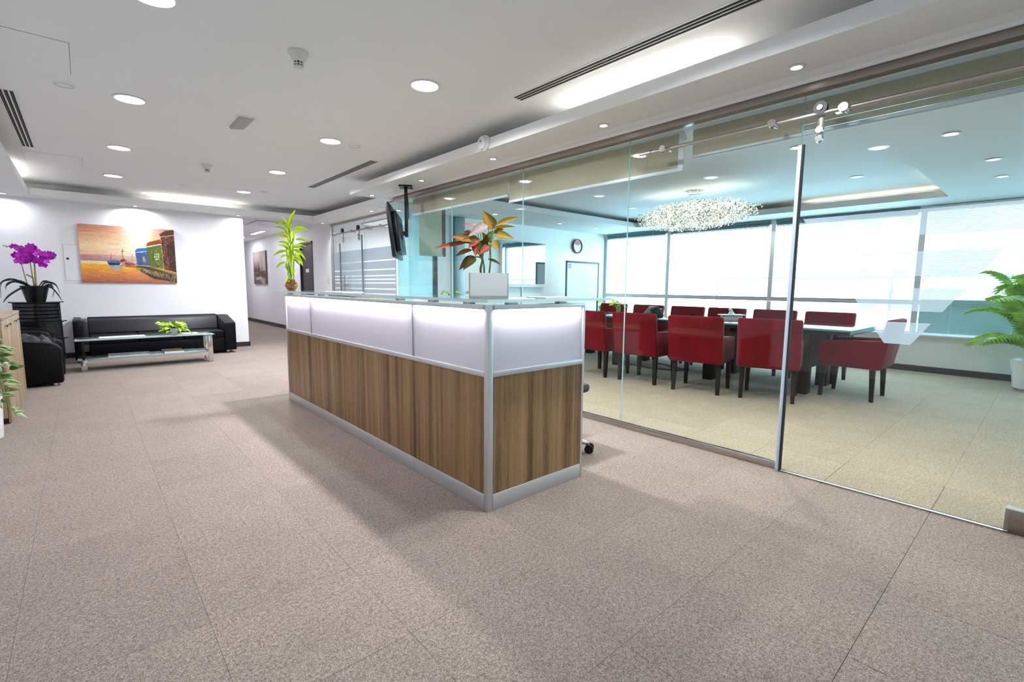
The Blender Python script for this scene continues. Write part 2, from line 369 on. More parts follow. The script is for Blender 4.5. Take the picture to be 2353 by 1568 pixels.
# ------------------------------------------------------------------ floor and carpet tiles
T = .505
struct('floor', MB().box(-1.2, 3.34, -2.6, 19.2, -.08, -.007).box(3.34, 4.0, 6.2, 19.2, -.08, -.007), M['slab'], 'beige carpet tile floor of the reception lobby')
FL1 = bpy.data.objects['floor']
tm = MB().box(-.2522, .2522, -.2522, .2522, -.0068, 0, bev=.0006, seg=1).mesh('carpet_tile', M['carpet'], smooth=False)
def tile(me, parent, x0, x1, y0, y1):
    xa, xb, ya, yb = x0, x1, y0, y1
    if xb-xa < .03 or yb-ya < .03: return
    full = abs(xb-xa-T) < 1e-4 and abs(yb-ya-T) < 1e-4
    if full: o = link('carpet_tile', me, parent)
    else:
        o = MB().box(-(xb-xa)/2+.0008, (xb-xa)/2-.0008, -(yb-ya)/2+.0008, (yb-ya)/2-.0008, -.0068, 0, bev=.0018, seg=1).build('carpet_tile', me.materials[0], parent, smooth=False)
    o.location = ((xa+xb)/2, (ya+yb)/2, 0)
X0, Y0 = .25-3*T, 1.357-3*T
def lay(me, parent, bx0, bx1, by0, by1):
    i0 = math.floor((bx0-X0)/T); j0 = math.floor((by0-Y0)/T)
    for i in range(i0, i0+40):
        for j in range(j0, j0+60):
            a, b = max(bx0, X0+i*T), min(bx1, X0+(i+1)*T); c, d = max(by0, Y0+j*T), min(by1, Y0+(j+1)*T)
            if b > a and d > c: tile(me, parent, a, b, c, d)
lay(tm, FL1, -1.1, 3.325, -.15, 10.18)
lay(tm, FL1, 3.325, 3.93, 6.24, 10.18)
# receding corridor and the strip behind the camera stay one sheet of carpet
o = MB().box(2.3, 3.95, 10.18, 19.0, -.007, 0).box(-1.1, 3.325, -2.5, -.15, -.007, 0).build('carpet_sheet', M['carpet'], FL1, smooth=False)
fl2 = struct('floor', MB().box(3.34, 9.05, -1.9, 6.2, -.08, -.007).box(4.0, 9.05, 6.2, 10.3, -.08, -.007), M['slab'], 'carpet tile floor of the glazed meeting room')
tm2 = MB().box(-.2522, .2522, -.2522, .2522, -.0068, 0, bev=.0006, seg=1).mesh('carpet_tile', M['carpet2'], smooth=False)
lay(tm2, fl2, 3.345, 8.93, -.9, 6.2)
lay(tm2, fl2, 3.97, 8.93, 6.2, 6.92)
MB().box(3.345, 8.93, -1.8, -.9, -.007, 0).box(4.0, 8.9, 7.03, 10.2, -.007, 0).build('carpet_sheet', M['carpet2'], fl2, smooth=False)

# ------------------------------------------------------------------ walls
ZC, ZS = 2.63, 2.42
struct('wall_back', MB().box(-1.2, 2.297, 10.18, 10.30, 0, 2.9), M['wall'], 'white wall behind the black sofa')
struct('wall_corridor', MB().box(2.2, 2.297, 10.30, 19.0, 0, 2.9), M['wall'], 'white left wall of the corridor')
struct('wall_corridor_end', MB().box(2.2, 4.1, 19.0, 19.1, 0, 2.9), M['wall'], 'white end wall of the corridor')
struct('wall_corridor_right', MB().box(3.95, 4.05, 10.17, 11.34, 0, 2.9).box(3.95, 4.05, 12.16, 19.0, 0, 2.9).box(3.95, 4.05, 11.34, 12.16, 2.15, 2.9), M['wall'], 'white right wall of the corridor with the dark door')
struct('wall_left', MB().box(-1.2, -1.1, -2.5, 10.18, 0, 2.9), M['wall'], 'white wall behind the low cabinets')
struct('wall_front', MB().box(-1.2, 9.1, -2.6, -2.5, 0, 2.9), M['wall'], 'white wall behind the viewer')
struct('wall_meeting_front', MB().box(3.34, 9.1, -1.9, -1.8, 0, 2.9), M['confwall'], 'near side wall of the meeting room')
struct('wall_meeting', MB().box(3.98, 9.1, 6.93, 7.03, 0, 2.9), M['confwall'], 'white meeting room wall with the screen and clock')
struct('wall_header', MB().box(3.335, 3.41, -2.5, 6.26, 2.345, 2.9).box(3.41, 4.03, 6.2, 6.26, 2.345, 2.9).box(3.96, 4.03, 6.26, 10.18, 2.395, 2.9), M['trimwhite'], 'white wall strip above the glass partition')
struct('wall_office', MB().box(4.0, 9.1, 10.18, 10.28, 0, 2.9).box(7.4, 7.5, 7.03, 10.18, 0, 2.9), M['wall'], 'white walls of the small glazed office')
struct('wall_window_parapet', MB().box(8.95, 9.10, -1.9, 7.0, 0, .525), M['confwall'], 'pale low wall under the meeting room windows')
struct('wall_window_head', MB().box(8.95, 9.10, -1.9, 7.0, 2.31, 2.9), M['confwall'], 'white strip above the meeting room windows')
struct('baseboard_back', MB().box(-1.1, 2.312, 10.165, 10.182, 0, .085).box(2.297, 2.312, 10.165, 10.30, 0, .085), M['base'], 'dark baseboard along the sofa wall')
struct('baseboard_corridor', MB().box(3.935, 3.952, 12.2, 19.0, 0, .10).box(3.935, 3.952, 10.17, 11.3, 0, .10).box(2.3, 2.312, 10.3, 19, 0, .1), M['base'], 'dark baseboard along the corridor')
struct('baseboard_meeting', MB().box(8.933, 8.952, -1.8, 6.93, 0, .085).box(4.0, 8.93, 6.915, 6.932, 0, .085), M['base'], 'dark baseboard under the meeting room windows')

# ------------------------------------------------------------------ ceilings
struct('ceiling', MB().box(-1.2, 3.34, -2.6, 6.62, ZC, ZC+.1).box(-1.2, 4.05, 6.62, 10.3, ZC, ZC+.1), M['ceil'], 'white plasterboard ceiling of the lobby')
struct('ceiling', MB().box(2.25, 4.0, 10.20, 19.05, 2.50, 2.6), M['ceil'], 'white corridor ceiling')
def soffit(n, boxes, label):
    mb = MB()
    for b in boxes: mb.box(*b)
    return struct(n, mb, M['trimwhite'], label)
soffit('trim_1', [(2.845, 3.335, -2.5, 6.62, ZS, ZS+.02), (2.845, 2.862, -2.5, 6.62, ZS+.02, 2.515), (2.862, 3.48, 6.603, 6.62, ZS+.02, 2.515), (3.335, 3.48, 6.26, 6.62, ZS, ZS+.02)], 'white dropped ceiling edge along the glass partition')
soffit('trim_2', [(3.48, 3.96, 6.26, 9.83, ZS, ZS+.02), (3.48, 3.497, 6.62, 9.83, ZS+.02, 2.515)], 'white dropped ceiling edge in front of the small office')
soffit('trim_3', [(-1.1, 3.96, 9.83, 10.2, ZS, ZS+.02), (-.503, 3.497, 9.83, 9.847, ZS+.02, 2.515), (2.29, 4.06, 10.17, 10.2, ZS+.02, 2.75)], 'white dropped ceiling edge above the sofa wall')
soffit('trim_4', [(-1.1, -.503, -2.5, 9.83, ZS, ZS+.02), (-.52, -.503, -2.5, 9.847, ZS+.02, 2.515)], 'white dropped ceiling edge on the left')
# riser walls inside the coves
struct('trim_5', MB().box(3.30, 3.335, -2.5, 6.6, ZS+.02, ZC).box(3.92, 3.96, 6.62, 10.18, ZS+.02, ZC), M['trimwhite'], 'white wall inside the ceiling cove')
# ridge under the soffit beside the glass
struct('trim_6', MB().prism([(3.20, ZS), (3.33, ZS), (3.33, 2.382), (3.272, 2.382), (3.262, 2.40), (3.235, 2.408)], -2.5, 6.26, 'y'), M['trimwhite'], 'white moulding above the glass partition')
# meeting room ceiling: perimeter at 2.34, tray above
CS = 2.345; TX0, TX1, TY0, TY1 = 4.25, 8.22, 1.02, 5.62; CT = 2.50
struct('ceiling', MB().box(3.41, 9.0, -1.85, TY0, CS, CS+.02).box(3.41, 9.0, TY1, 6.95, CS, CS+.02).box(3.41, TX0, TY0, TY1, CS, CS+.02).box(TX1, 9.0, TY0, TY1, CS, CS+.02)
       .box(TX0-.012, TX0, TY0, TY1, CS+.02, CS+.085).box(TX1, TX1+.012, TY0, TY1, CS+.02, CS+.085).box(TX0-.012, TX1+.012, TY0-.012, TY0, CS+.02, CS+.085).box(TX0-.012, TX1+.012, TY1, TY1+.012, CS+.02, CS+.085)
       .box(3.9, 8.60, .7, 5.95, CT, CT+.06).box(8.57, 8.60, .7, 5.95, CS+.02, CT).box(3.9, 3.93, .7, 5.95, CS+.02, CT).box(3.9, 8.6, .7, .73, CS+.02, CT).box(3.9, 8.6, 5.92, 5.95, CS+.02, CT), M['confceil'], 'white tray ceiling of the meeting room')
struct('ceiling', MB().box(4.03, 7.45, 7.03, 10.2, 2.47, 2.55), M['ceil'], 'white ceiling of the small office')
# recessed air grille in the far riser of the tray
t = thing('air_grille', 'long dark slotted air grille inside the far edge of the meeting room ceiling tray', 'vent', (8.565, 3.0, 2.44))
MB().box(-.006, .0, -2.1, 2.1, -.022, .026).build('backing', M['slotdark'], t)
MB().box(-.012, -.002, -2.12, 2.12, .026, .036).box(-.012, -.002, -2.12, 2.12, -.032, -.022).build('frame', M['cream'], t)
gm = MB().box(-.011, -.003, -.005, .005, -.022, .026).mesh('fin', M['cream'])
for k in range(60): link('fin', gm, t, (0, -2.06+k*.07, 0))

# ------------------------------------------------------------------ window wall with panes, blinds and outside
WX = 8.98
ys = [6.90, 5.33, 3.34, 1.35, -.64]
wl = ['window beside the meeting room corner and whiteboard', 'window behind the middle of the red chairs', 'window behind the far end of the meeting table', 'window with lowered white venetian blinds beside the palm']
for k in range(4):
    y1, y0 = ys[k], ys[k+1]
    fr = struct('window_%d' % (k+1), MB().box(WX-.03, WX+.05, y1-.035, y1+.035, .525, 2.31).box(WX-.03, WX+.05, y0+.035, y1-.035, .965, 1.025).box(WX-.02, WX+.05, y0+.035, y1-.035, .525, .57).box(WX-.02, WX+.05, y0+.035, y1-.035, 2.27, 2.31), M['alu'], wl[k])
    MB().box(WX+.01, WX+.018, y0+.035, y1-.035, 1.025, 2.27).build('upper_pane', M['glassclear'], fr, smooth=False)
    MB().box(WX+.01, WX+.018, y0+.035, y1-.035, .57, .965).build('lower_pane', M['glassclear'], fr, smooth=False)
    MB().box(WX-.034, WX-.03, y0+.035, y1-.035, .962, .972).build('gasket', M['wbframe'], fr, smooth=False)
    MB().box(WX-.034, WX-.03, y0+.035, y1-.035, 1.018, 1.028).build('gasket', M['wbframe'], fr, smooth=False)
struct('trim_7', MB().box(8.86, 9.0, -1.8, 6.93, .525, .548, bev=.004), M['trimwhite'], 'white window sill under the meeting room windows')
pos = ['at the meeting room corner', 'in the second window from the corner', 'in the third window from the corner']
for k in range(3):
    y1, y0 = ys[k]-.05, ys[k+1]+.05
    t = thing('venetian_blind', 'raised grey venetian blind stack '+pos[k], 'blind', (8.925, (y0+y1)/2, 2.30), 0, 'raised venetian blinds')
    h = (y1-y0)/2
    MB().box(-.02, .02, -h, h, 0, .035).build('headrail', M['slatdark'], t)
    sm = MB().box(-.018, .018, -h+.01, h-.01, -.003, .001).mesh('slat', M['slatdark'], smooth=False)
    for q in range(8): link('slat', sm, t, (0, 0, -.006-q*.0065))
    MB().box(-.018, .018, -h+.01, h-.01, -.072, -.060).build('bottom_rail', M['slatdark'], t)
    for yy in (-h*.6, h*.6): MB().cyl((-.022, yy, .0), (-.022, yy, -.066), .0025, seg=6).build('cord', M['barw'], t)
t = thing('venetian_blind', 'lowered white venetian blind covering the window beside the palm', 'blind', (8.925, .355, 2.30))
MB().box(-.02, .02, -.95, .95, 0, .03).build('headrail', M['slat'], t)
sm = MB().prism([(-.013, -.006), (.013, .006), (.012, .0075), (-.0135, -.0045)], -.94, .94, 'y').mesh('slat', M['slat'], smooth=False)
sm2 = MB().prism([(-.004, -.014), (.006, .013), (.0045, .0138), (-.0055, -.0132)], -.94, .94, 'y').mesh('slat', M['slatshade'], smooth=False)
for q in range(70): link('slat', sm if q < 51 else sm2, t, (0, 0, -.018-q*.0246))
MB().box(-.014, .014, -.94, .94, -1.765, -1.745).build('bottom_rail', M['slat'], t)
for yy in (-.6, 0, .6): MB().cyl((-.018, yy, 0), (-.018, yy, -1.75), .0015, seg=5).build('cord', M['barw'], t)
# outside: terrace, glass railing, distant towers
struct('ground', MB().box(9.1, 11.2, -12, 20, -.2, -.05), M['terr'], 'pale terrace outside the windows')
t = thing('balcony_railing', 'glass balcony railing with slim posts outside the windows', 'railing', (10.9, 0, -.05))
MB().box(-.02, .02, -8, 14, 1.42, 1.46).build('handrail', M['alu'], t)
for k in range(13):
    MB().box(-.02, .02, -6.02+k*1.6, -5.98+k*1.6, 0, 1.42).build('post', M['alu'], t)
    MB().box(-.006, .006, -5.9+k*1.6, -4.5+k*1.6, .12, 1.36).build('pane', M['glassclear'], t, smooth=False)
for n, (bx, by, bw, bd, bh, lb) in enumerate([(42, 40, 16, 12, 9, 'broad pale tower outside, straight across from the meeting table'), (60, 12, 14, 14, 14, 'tall pale tower outside, behind the frosted door logo'), (50, 75, 14, 20, 6, 'low pale block outside beside the meeting room corner')]):
    t = thing('tower_block', lb, 'building', (bx, by, -6), 0, 'towers outside the windows')
    MB().box(0, bd, -bw/2, bw/2, 0, bh+6).build('wall', M['bldg'], t, smooth=False)
    wm = MB().box(-.1, .05, -.8, .8, 0, 1.5).mesh('window', M['bldgwin'], smooth=False)
    for i in range(int(bw/3.2)):
        for j in range(int((bh+6)/3)-1): link('window', wm, t, (0, -bw/2+2+i*3.1, 1.6+j*3))

# ------------------------------------------------------------------ lobby glass partition
def pane(name, x0, x1, y0, y1, z0, z1, parent, m):
    mb = MB(); mb.box(x0, x1, y0, y1, z0, z1)
    for f in mb.bm.faces:
        n = f.normal; f.normal_update(); n = f.normal
        thin = 0 if (x1-x0) < (y1-y0) else 1
        f.material_index = 0 if abs(n[thin]) > .9 else 1
    return mb.build(name, [m, M['edge']], parent, smooth=False)
GX = 3.333
seams = [6.20, 4.85, 3.61, 2.36, 1.115]
gl = thing('glass_partition', 'tall frameless glass partition between the lobby and the meeting room', 'partition', (0, 0, 0))
for a, b in zip(seams, seams[1:]): pane('glass_pane', GX-.006, GX+.006, b+.0015, a-.0015, .046, 2.34, gl, M['glass'])
pane('glass_pane', GX-.006, GX+.006, -1.2, .055, .02, 2.34, gl, M['glass'])
pane('glass_pane', GX-.006, GX+.006, .058, 1.112, 2.125, 2.34, gl, M['glass'])
pane('return_pane', GX+.01, 3.95, 6.203, 6.215, .046, 2.34, gl, M['glass'])
pane('side_pane', 3.958, 3.97, 6.26, 7.34, .046, 2.39, gl, M['frost3'])
MB().box(3.935, 3.985, 6.19, 6.255, 0, 2.39).build('post', M['wbframe'], gl)
MB().box(GX-.02, GX+.02, 1.115, 6.22, 0, .046, bev=.002).box(GX, 3.95, 6.19, 6.228, 0, .046).build('floor_channel', M['steel'], gl)
MB().box(GX-.05, GX+.02, -2.4, 6.22, 2.337, 2.382, bev=.002).build('head_channel', M['bronze'], gl)
MB().box(GX-.03, GX+.03, -.09, .075, 0, .12, bev=.004).cyl((GX-.034, .03, .06), (GX-.028, .03, .06), .012).build('patch_fitting', M['bronze'], gl)
MB().box(GX-.035, GX-.015, .075, 1.105, 0, .006).build('floor_guide', M['steel'], gl)

# sliding door with frosted logo, edge profile, rollers
DX = 3.290
d = thing('door_1', 'sliding glass door with a frosted striped triangle logo', None, (DX, .585, 0)); d['kind'] = 'structure'
pane('glass_pane', -.005, .005, -.525, .52, .012, 2.15, d, M['glassdoor'])
MB().box(-.011, .011, .511, .533, .012, 2.035, bev=.003).build('edge_profile', mat('pale steel profile', (.52, .60, .70), .35), d)
MB().box(-.012, .011, .500, .511, .012, 2.035).build('rubber_seal', M['rubber'], d)
yc = .555-.585
def hw(z): return .057+(z-.885)*.632
for z0, z1 in ((.885, 1.003), (1.065, 1.187), (1.25, 1.378), (1.462, 1.595)):
    MB().prism([(yc-hw(z0), z0), (yc+hw(z0), z0), (yc+min(hw(z1), .52), z1), (yc-min(hw(z1), .49), z1)], -.0078, -.0053, 'x').build('frosted_band', M['frost'], d, smooth=False)
for yy in (.42, -.43):
    MB().cyl((-.016, yy, 2.217), (-.044, yy, 2.217), .036, seg=24).build('roller_wheel', M['black'], d)
    r = MB().cyl((-.045, yy, 2.217), (-.052, yy, 2.217), .015, seg=16).build('roller_hub', M['steel'], d)
    MB().box(-.014, -.006, yy-.018, yy+.018, 2.03, 2.235, bev=.002).build('hanger_strap', M['chrome'], d)
    for zz in (2.098, 2.048): MB().cyl((-.012, yy, zz), (-.034, yy, zz), .021, .019, seg=20).build('clamp_bolt', M['chrome'], d)
rl = thing('sliding_rail', 'round steel rail carrying the sliding glass door rollers', 'rail', (3.262, 0, 2.186))
MB().cyl((0, -1.2, 0), (0, 2.22, 0), .0125, seg=16).build('rail_tube', M['steel'], rl)
MB().cyl((0, 2.12, 0), (0, 2.165, 0), .019, seg=16).build('rail_stop', M['steel'], rl)
for yy in (2.01, 1.26, .885, -.4): MB().cyl((.064, yy, 0), (-.022, yy, 0), .017, seg=20).cyl((-.018, yy, 0), (-.036, yy, 0), .027, .024, seg=20).build('rail_standoff', M['chrome'], rl)

# roller blinds half up behind the partition
bl = [(3.99, 5.97, 2.152, 'far end of the glass partition'), (1.975, 3.965, 2.085, 'middle of the glass partition'), (-.2, 1.90, 2.155, 'sliding glass door')]
for y0, y1, zb, where in bl:
    t = thing('roller_blind', 'beige roller blind mostly rolled up behind the '+where, 'blind', (3.46, (y0+y1)/2, 2.34), 0, 'beige roller blinds behind the glass')
    h = (y1-y0)/2
    MB().cyl((.02, -h, -.03), (.02, h, -.03), .024, seg=14).build('roller_tube', M['beige'], t)
    MB().box(-.004, -.001, -h+.005, h-.005, zb-2.34, -.002).build('fabric', M['beige'], t, smooth=False)
    MB().box(-.009, .004, -h, h, zb-2.34-.026, zb-2.34, bev=.003).build('bottom_bar', M['barw'], t)
MB().box(-.012, .006, -.02, .02, 2.06-2.34, 0).build('side_guide', M['barw'], bpy.data.objects['roller_blind.001'], (0, -.985, 0))
# lowered pale green blind in the glazed return
t = thing('roller_blind', 'pale green lowered blind with a brown side rail at the glazed corner beside the television', 'blind', (3.86, 6.16, 2.33))
MB().box(-.205, .19, -.006, .002, -.70, 0).build('fabric', M['greenb'], t, smooth=False)
MB().box(-.205, .195, -.02, .03, -.72, -.695, bev=.004).build('bottom_bar', M['greenb'], t)
MB().box(.192, .245, -.012, .016, -.72, 0).build('side_rail', M['brown'], t)

# ------------------------------------------------------------------ small office glass front (x = 3.95)
og = thing('glass_partition', 'glazed office front with frosted grey bands beside the television', 'partition', (3.955, 0, 0))
pane('glass_pane', -.005, .005, 7.345, 8.60, .03, 2.385, og, M['glassdoor'])
pane('glass_pane', -.005, .005, 8.603, 10.12, .03, 2.385, og, M['glassdoor'])
MB().box(-.0085, -.0055, 7.40, 10.08, .25, 1.84).build('frosted_band', M['frost2'], og, smooth=False)
for z, a in ((1.61, 9.70), (1.452, 10.06), (1.345, 10.06), (1.28, 10.06), (1.215, 10.06), (1.11, 10.06)):
    MB().box(-.0105, -.0086, 7.43, a, z-.011, z+.011).build('white_line', M['stripe'], og, smooth=False)
MB().box(-.03, .03, 10.12, 10.168, 0, 2.42).box(-.02, .02, 7.34, 10.15, 2.385, 2.42).build('frame', M['steel'], og)
MB().box(-.02, .02, 7.34, 10.12, 0, .03).build('floor_channel', M['steel'], og)
d2 = thing('door_2', 'sliding glass office door with a long steel pull handle', None, (3.91, 0, 0)); d2['kind'] = 'structure'
pane('glass_pane', -.005, .005, 8.62, 9.66, .012, 2.1, d2, M['glassdoor'])
MB().box(-.012, .012, 9.64, 9.67, .012, 2.0).build('edge_profile', M['aludark'], d2)
MB().box(-.012, .012, 8.615, 8.635, .012, 2.1).build('edge_profile', M['aludark'], d2)
MB().cyl((-.06, 9.34, .9), (-.06, 9.34, 1.36), .014, seg=10).cyl((-.06, 9.34, 1.17), (0, 9.34, 1.17), .01, seg=8).cyl((-.06, 9.34, 1.17), (-.06, 9.60, 1.17), .011, seg=8).build('pull_handle', M['steel'], d2)
for yy in (9.43, 8.70):
    MB().cyl((-.02, yy, 2.235), (-.05, yy, 2.235), .045, seg=20).build('roller_wheel', M['black'], d2)
    MB().box(-.016, -.008, yy-.02, yy+.02, 2.0, 2.25).cyl((-.01, yy, 2.1), (-.035, yy, 2.1), .024, seg=14).cyl((-.01, yy, 2.04), (-.035, yy, 2.04), .024, seg=14).build('hanger_strap', M['steel'], d2)
rl2 = thing('sliding_rail', 'round steel rail above the small office door', 'rail', (3.88, 0, 2.19))
MB().cyl((0, 7.4, 0), (0, 10.05, 0), .014, seg=12).build('rail_tube', M['steel'], rl2)
for yy in (9.93, 8.98, 8.3, 7.78): MB().cyl((.07, yy, 0), (-.03, yy, 0), .024, seg=14).build('rail_standoff', M['steel'], rl2)
area('office_light', (5.6, 8.6, 2.44), 1.4, 1.4, W_OFFICE, (.9, .96, 1.0))
lv = thing('louvre_light', 'square louvred ceiling light inside the small glazed office', 'ceiling light', (4.75, 9.25, 2.465))
MB().box(-.3, .3, -.55, .55, -.004, .0).build('diffuser', glow('office lamp', (.92, .97, 1), 2.0), lv)
MB().box(-.31, -.29, -.56, .56, -.03, 0).box(.29, .31, -.56, .56, -.03, 0).box(-.3, .3, -.56, -.54, -.03, 0).box(-.3, .3, .54, .56, -.03, 0).build('frame', M['alu'], lv)
lm = MB().box(-.3, .3, -.004, .004, -.03, -.004).mesh('louvre', M['alu'], smooth=False)
for k in range(9): link('louvre', lm, lv, (0, -.44+k*.11, 0))
lm2 = MB().box(-.004, .004, -.55, .55, -.03, -.004).mesh('louvre', M['alu'], smooth=False)
for k in range(4): link('louvre', lm2, lv, (-.18+k*.12, 0, 0))

# ------------------------------------------------------------------ reception desk
DXW, DYN, DYF, DXE = 1.50, 1.872, 5.137, 2.243
rd = thing('reception_desk', 'long reception desk with zebrano front, glowing white panels and glass counter', 'reception desk', (DXW, DYN, 0))
def RB(*b, bev=0.0):
    x0, x1, y0, y1, z0, z1 = b
    return MB().box(x0-DXW, x1-DXW, y0-DYN, y1-DYN, z0, z1, bev=bev)
P1, P2 = 2.628, 4.43
K, WT, MR, TP = .087, .715, .742, 1.060
# plinth segments
for a, b in ((DYN+.035, P1-.0015), (P1+.0015, DYF-.023)): RB(DXW, DXW+.03, a, b, 0.0, K, bev=.001).build('plinth', M['alu'], rd)
RB(DXW+.035, DXE-.013, DYN, DYN+.03, 0.0, K, bev=.001).build('plinth', M['alu'], rd)
# wood panels
for a, b in ((DYN+.034, P1-.0012), (P1+.0012, DYF-.022)): RB(DXW+.006, DXW+.028, a, b, K+.002, WT).build('wood_panel', M['woodD'], rd)
RB(DXW+.036, DXE-.012, DYN+.006, DYN+.028, K+.002, WT).build('wood_panel', M['woodD'], rd)
# white panels
for a, b in ((DYN+.034, P1-.006), (P1+.006, P2-.006), (P2+.006, DYF-.022)): RB(DXW+.012, DXW+.028, a, b, MR, TP).build('light_panel', M['panel'], rd)
RB(DXW+.036, DXE-.012, DYN+.012, DYN+.028, MR, TP).build('light_panel', M['panel'], rd)
# frame rails and posts
RB(DXW, DXW+.034, DYN, DYN+.034, 0, 1.084, bev=.003).build('corner_post', M['alu'], rd)
RB(DXW, DXW+.03, DYN+.034, DYF-.02, WT, MR, bev=.002).build('middle_rail', M['alu'], rd)
RB(DXW+.034, DXE-.01, DYN, DYN+.03, WT, MR, bev=.002).build('middle_rail', M['alu'], rd)
RB(DXW-.006, DXW+.04, DYN+.034, DYF-.02, TP, 1.084, bev=.002).build('top_rail', M['alu'], rd)
RB(DXW+.034, DXE-.01, DYN-.006, DYN+.04, TP, 1.084, bev=.002).build('top_rail', M['alu'], rd)
RB(DXE-.012, DXE+.004, DYN, DYN+.034, 0, 1.084, bev=.002).build('end_post', M['alu'], rd)
RB(DXW, DXW+.03, DYF-.022, DYF, 0, 1.084, bev=.002).build('end_post', M['alu'], rd)
for p in (P1, P2): RB(DXW+.006, DXW+.02, p-.0055, p+.0055, MR, TP).build('panel_joint', M['aludark'], rd)
# led strips under the top rail
for a, b in ((DYN+.05, P1-.03), (P1+.03, P2-.03), (P2+.03, DYF-.04)):
    RB(DXW-.003, DXW+.009, a, b, TP-.006, TP-.001).build('led_strip', M['ledstrip'], rd)
    area('led_light', (DXW-.004-DXW, (a+b)/2-DYN, TP-.010), b-a, .012, W_LED*(b-a), (1, .93, 1), (.55, 0, -1), parent=rd)
RB(DXW+.06, DXE-.04, DYN-.003, DYN+.009, TP-.006, TP-.001).build('led_strip', M['ledstrip'], rd)
area('led_light', ((DXE-DXW)/2, -.004, TP-.010), DXE-DXW-.1, .012, W_LED*.65, (1, .93, 1), (0, .55, -1), parent=rd)
# carcass, worktop, end panel
RB(DXW+.028, DXW+.05, DYN+.03, DYF, 0, 1.07).build('back_panel', M['woodC'], rd)
RB(DXW+.05, DXE-.012, DYN+.028, DYN+.05, 0, 1.07).build('side_panel', M['woodC'], rd)
RB(DXW+.05, DXE, DYN+.05, DYF, .70, .725, bev=.002).build('worktop', M['woodC'], rd)
RB(DXW+.05, DXE, DYF-.02, DYF+.002, 0, .70).build('side_panel', M['woodC'], rd)
for yy in (2.9, 4.3): RB(DXW+.3, DXE-.02, yy, yy+.42, .02, .70, bev=.003).build('drawer_unit', M['alu'], rd)
# glass counter and standoffs
CZ0, CZ1 = 1.102, 1.117
MB().prism([(1.385-DXW, 1.735-DYN), (2.325-DXW, 1.735-DYN), (2.325-DXW, 2.06-DYN), (1.76-DXW, 2.06-DYN), (1.76-DXW, 5.27-DYN), (1.385-DXW, 5.27-DYN)], CZ0, CZ1, 'z')
mb = MB().prism([(1.385-DXW, 1.735-DYN), (2.325-DXW, 1.735-DYN), (2.325-DXW, 2.06-DYN), (1.76-DXW, 2.06-DYN), (1.76-DXW, 5.27-DYN), (1.385-DXW, 5.27-DYN)], CZ0, CZ1, 'z')
for f in mb.bm.faces:
    f.normal_update(); f.material_index = 0 if abs(f.normal.z) > .9 else 1
mb.build('glass_counter', [M['ctop'], M['edge']], rd, smooth=False)
for yy in (5.02, 4.63, 4.19, 3.52, 2.80, 2.41, 2.06): RB(DXW+.002, DXW+.038, yy-.032, yy+.032, 1.084, CZ0, bev=.002).build('standoff', M['steel'], rd)
for xx in (1.67, 2.05): RB(xx-.032, xx+.032, DYN+.002, DYN+.038, 1.084, CZ0, bev=.002).build('standoff', M['steel'], rd)

# papers and things lying on the counter
t = thing('paper_sheet', 'white paper sheets lying on the glass counter near the bamboo vase', 'paper', (1.63, 4.0, CZ1))
MB().box(-.09, .09, -.22, .22, 0, .004).build('sheet', M['paper'], t)
t = thing('paper_sheet', 'white paper sheets lying on the glass counter at its near end', 'paper', (2.02, 1.93, CZ1), .1)
MB().box(-.15, .12, -.07, .07, 0, .004).build('sheet', M['paper'], t)
# boxes / trays on the worktop seen through the gap under the counter
t = thing('document_tray', 'brown wooden document tray on the desk worktop behind the lit panels', 'tray', (1.85, 4.25, .725))
MB().box(-.16, .16, -.22, .22, 0, .012).build('base', M['woodC'], t)
for s in (-1, 1): MB().box(-.16, .16, s*.22-.006, s*.22+.006, 0, .36).build('side', M['woodC'], t)
MB().box(-.16, .16, -.22, .22, .35, .365).build('shelf', M['woodC'], t)

# office chair behind the desk: only a castor shows past the end
oc = thing('office_chair', 'grey office chair behind the reception desk, one castor showing', 'office chair', (2.45, 2.40, 0))
for k in range(5):
    a = math.radians(-57+72*k); c, s = math.cos(a), math.sin(a)
    MB().tube([(0, 0, .12), (c*.16, s*.16, .10), (c*.31, s*.31, .068)], .024, 8, .016).build('base_arm', M['alu'], oc)
    cs = MB().cyl((c*.33-s*.012, s*.33+c*.012, .031), (c*.33-s*.034, s*.33+c*.034, .031), .031, seg=18).cyl((c*.33+s*.012, s*.33-c*.012, .031), (c*.33+s*.034, s*.33-c*.034, .031), .031, seg=18).build('castor', M['black'], oc)
    MB().cyl((c*.32, s*.32, .03), (c*.32, s*.32, .075), .010).build('castor_stem', M['alu'], oc)
MB().cyl((0, 0, .09), (0, 0, .42), .028).build('gas_lift', M['alu'], oc)
MB().box(-.24, .24, -.23, .23, .42, .49, bev=.03).build('seat', mat('grey seat fabric', (.05, .05, .06), .8), oc)
MB().box(-.21, .21, .22, .27, .55, .86, bev=.025).build('backrest', mat('grey back fabric', (.05, .05, .06), .8), oc)
MB().box(-.03, .03, .20, .235, .44, .66).build('back_bar', M['black'], oc)

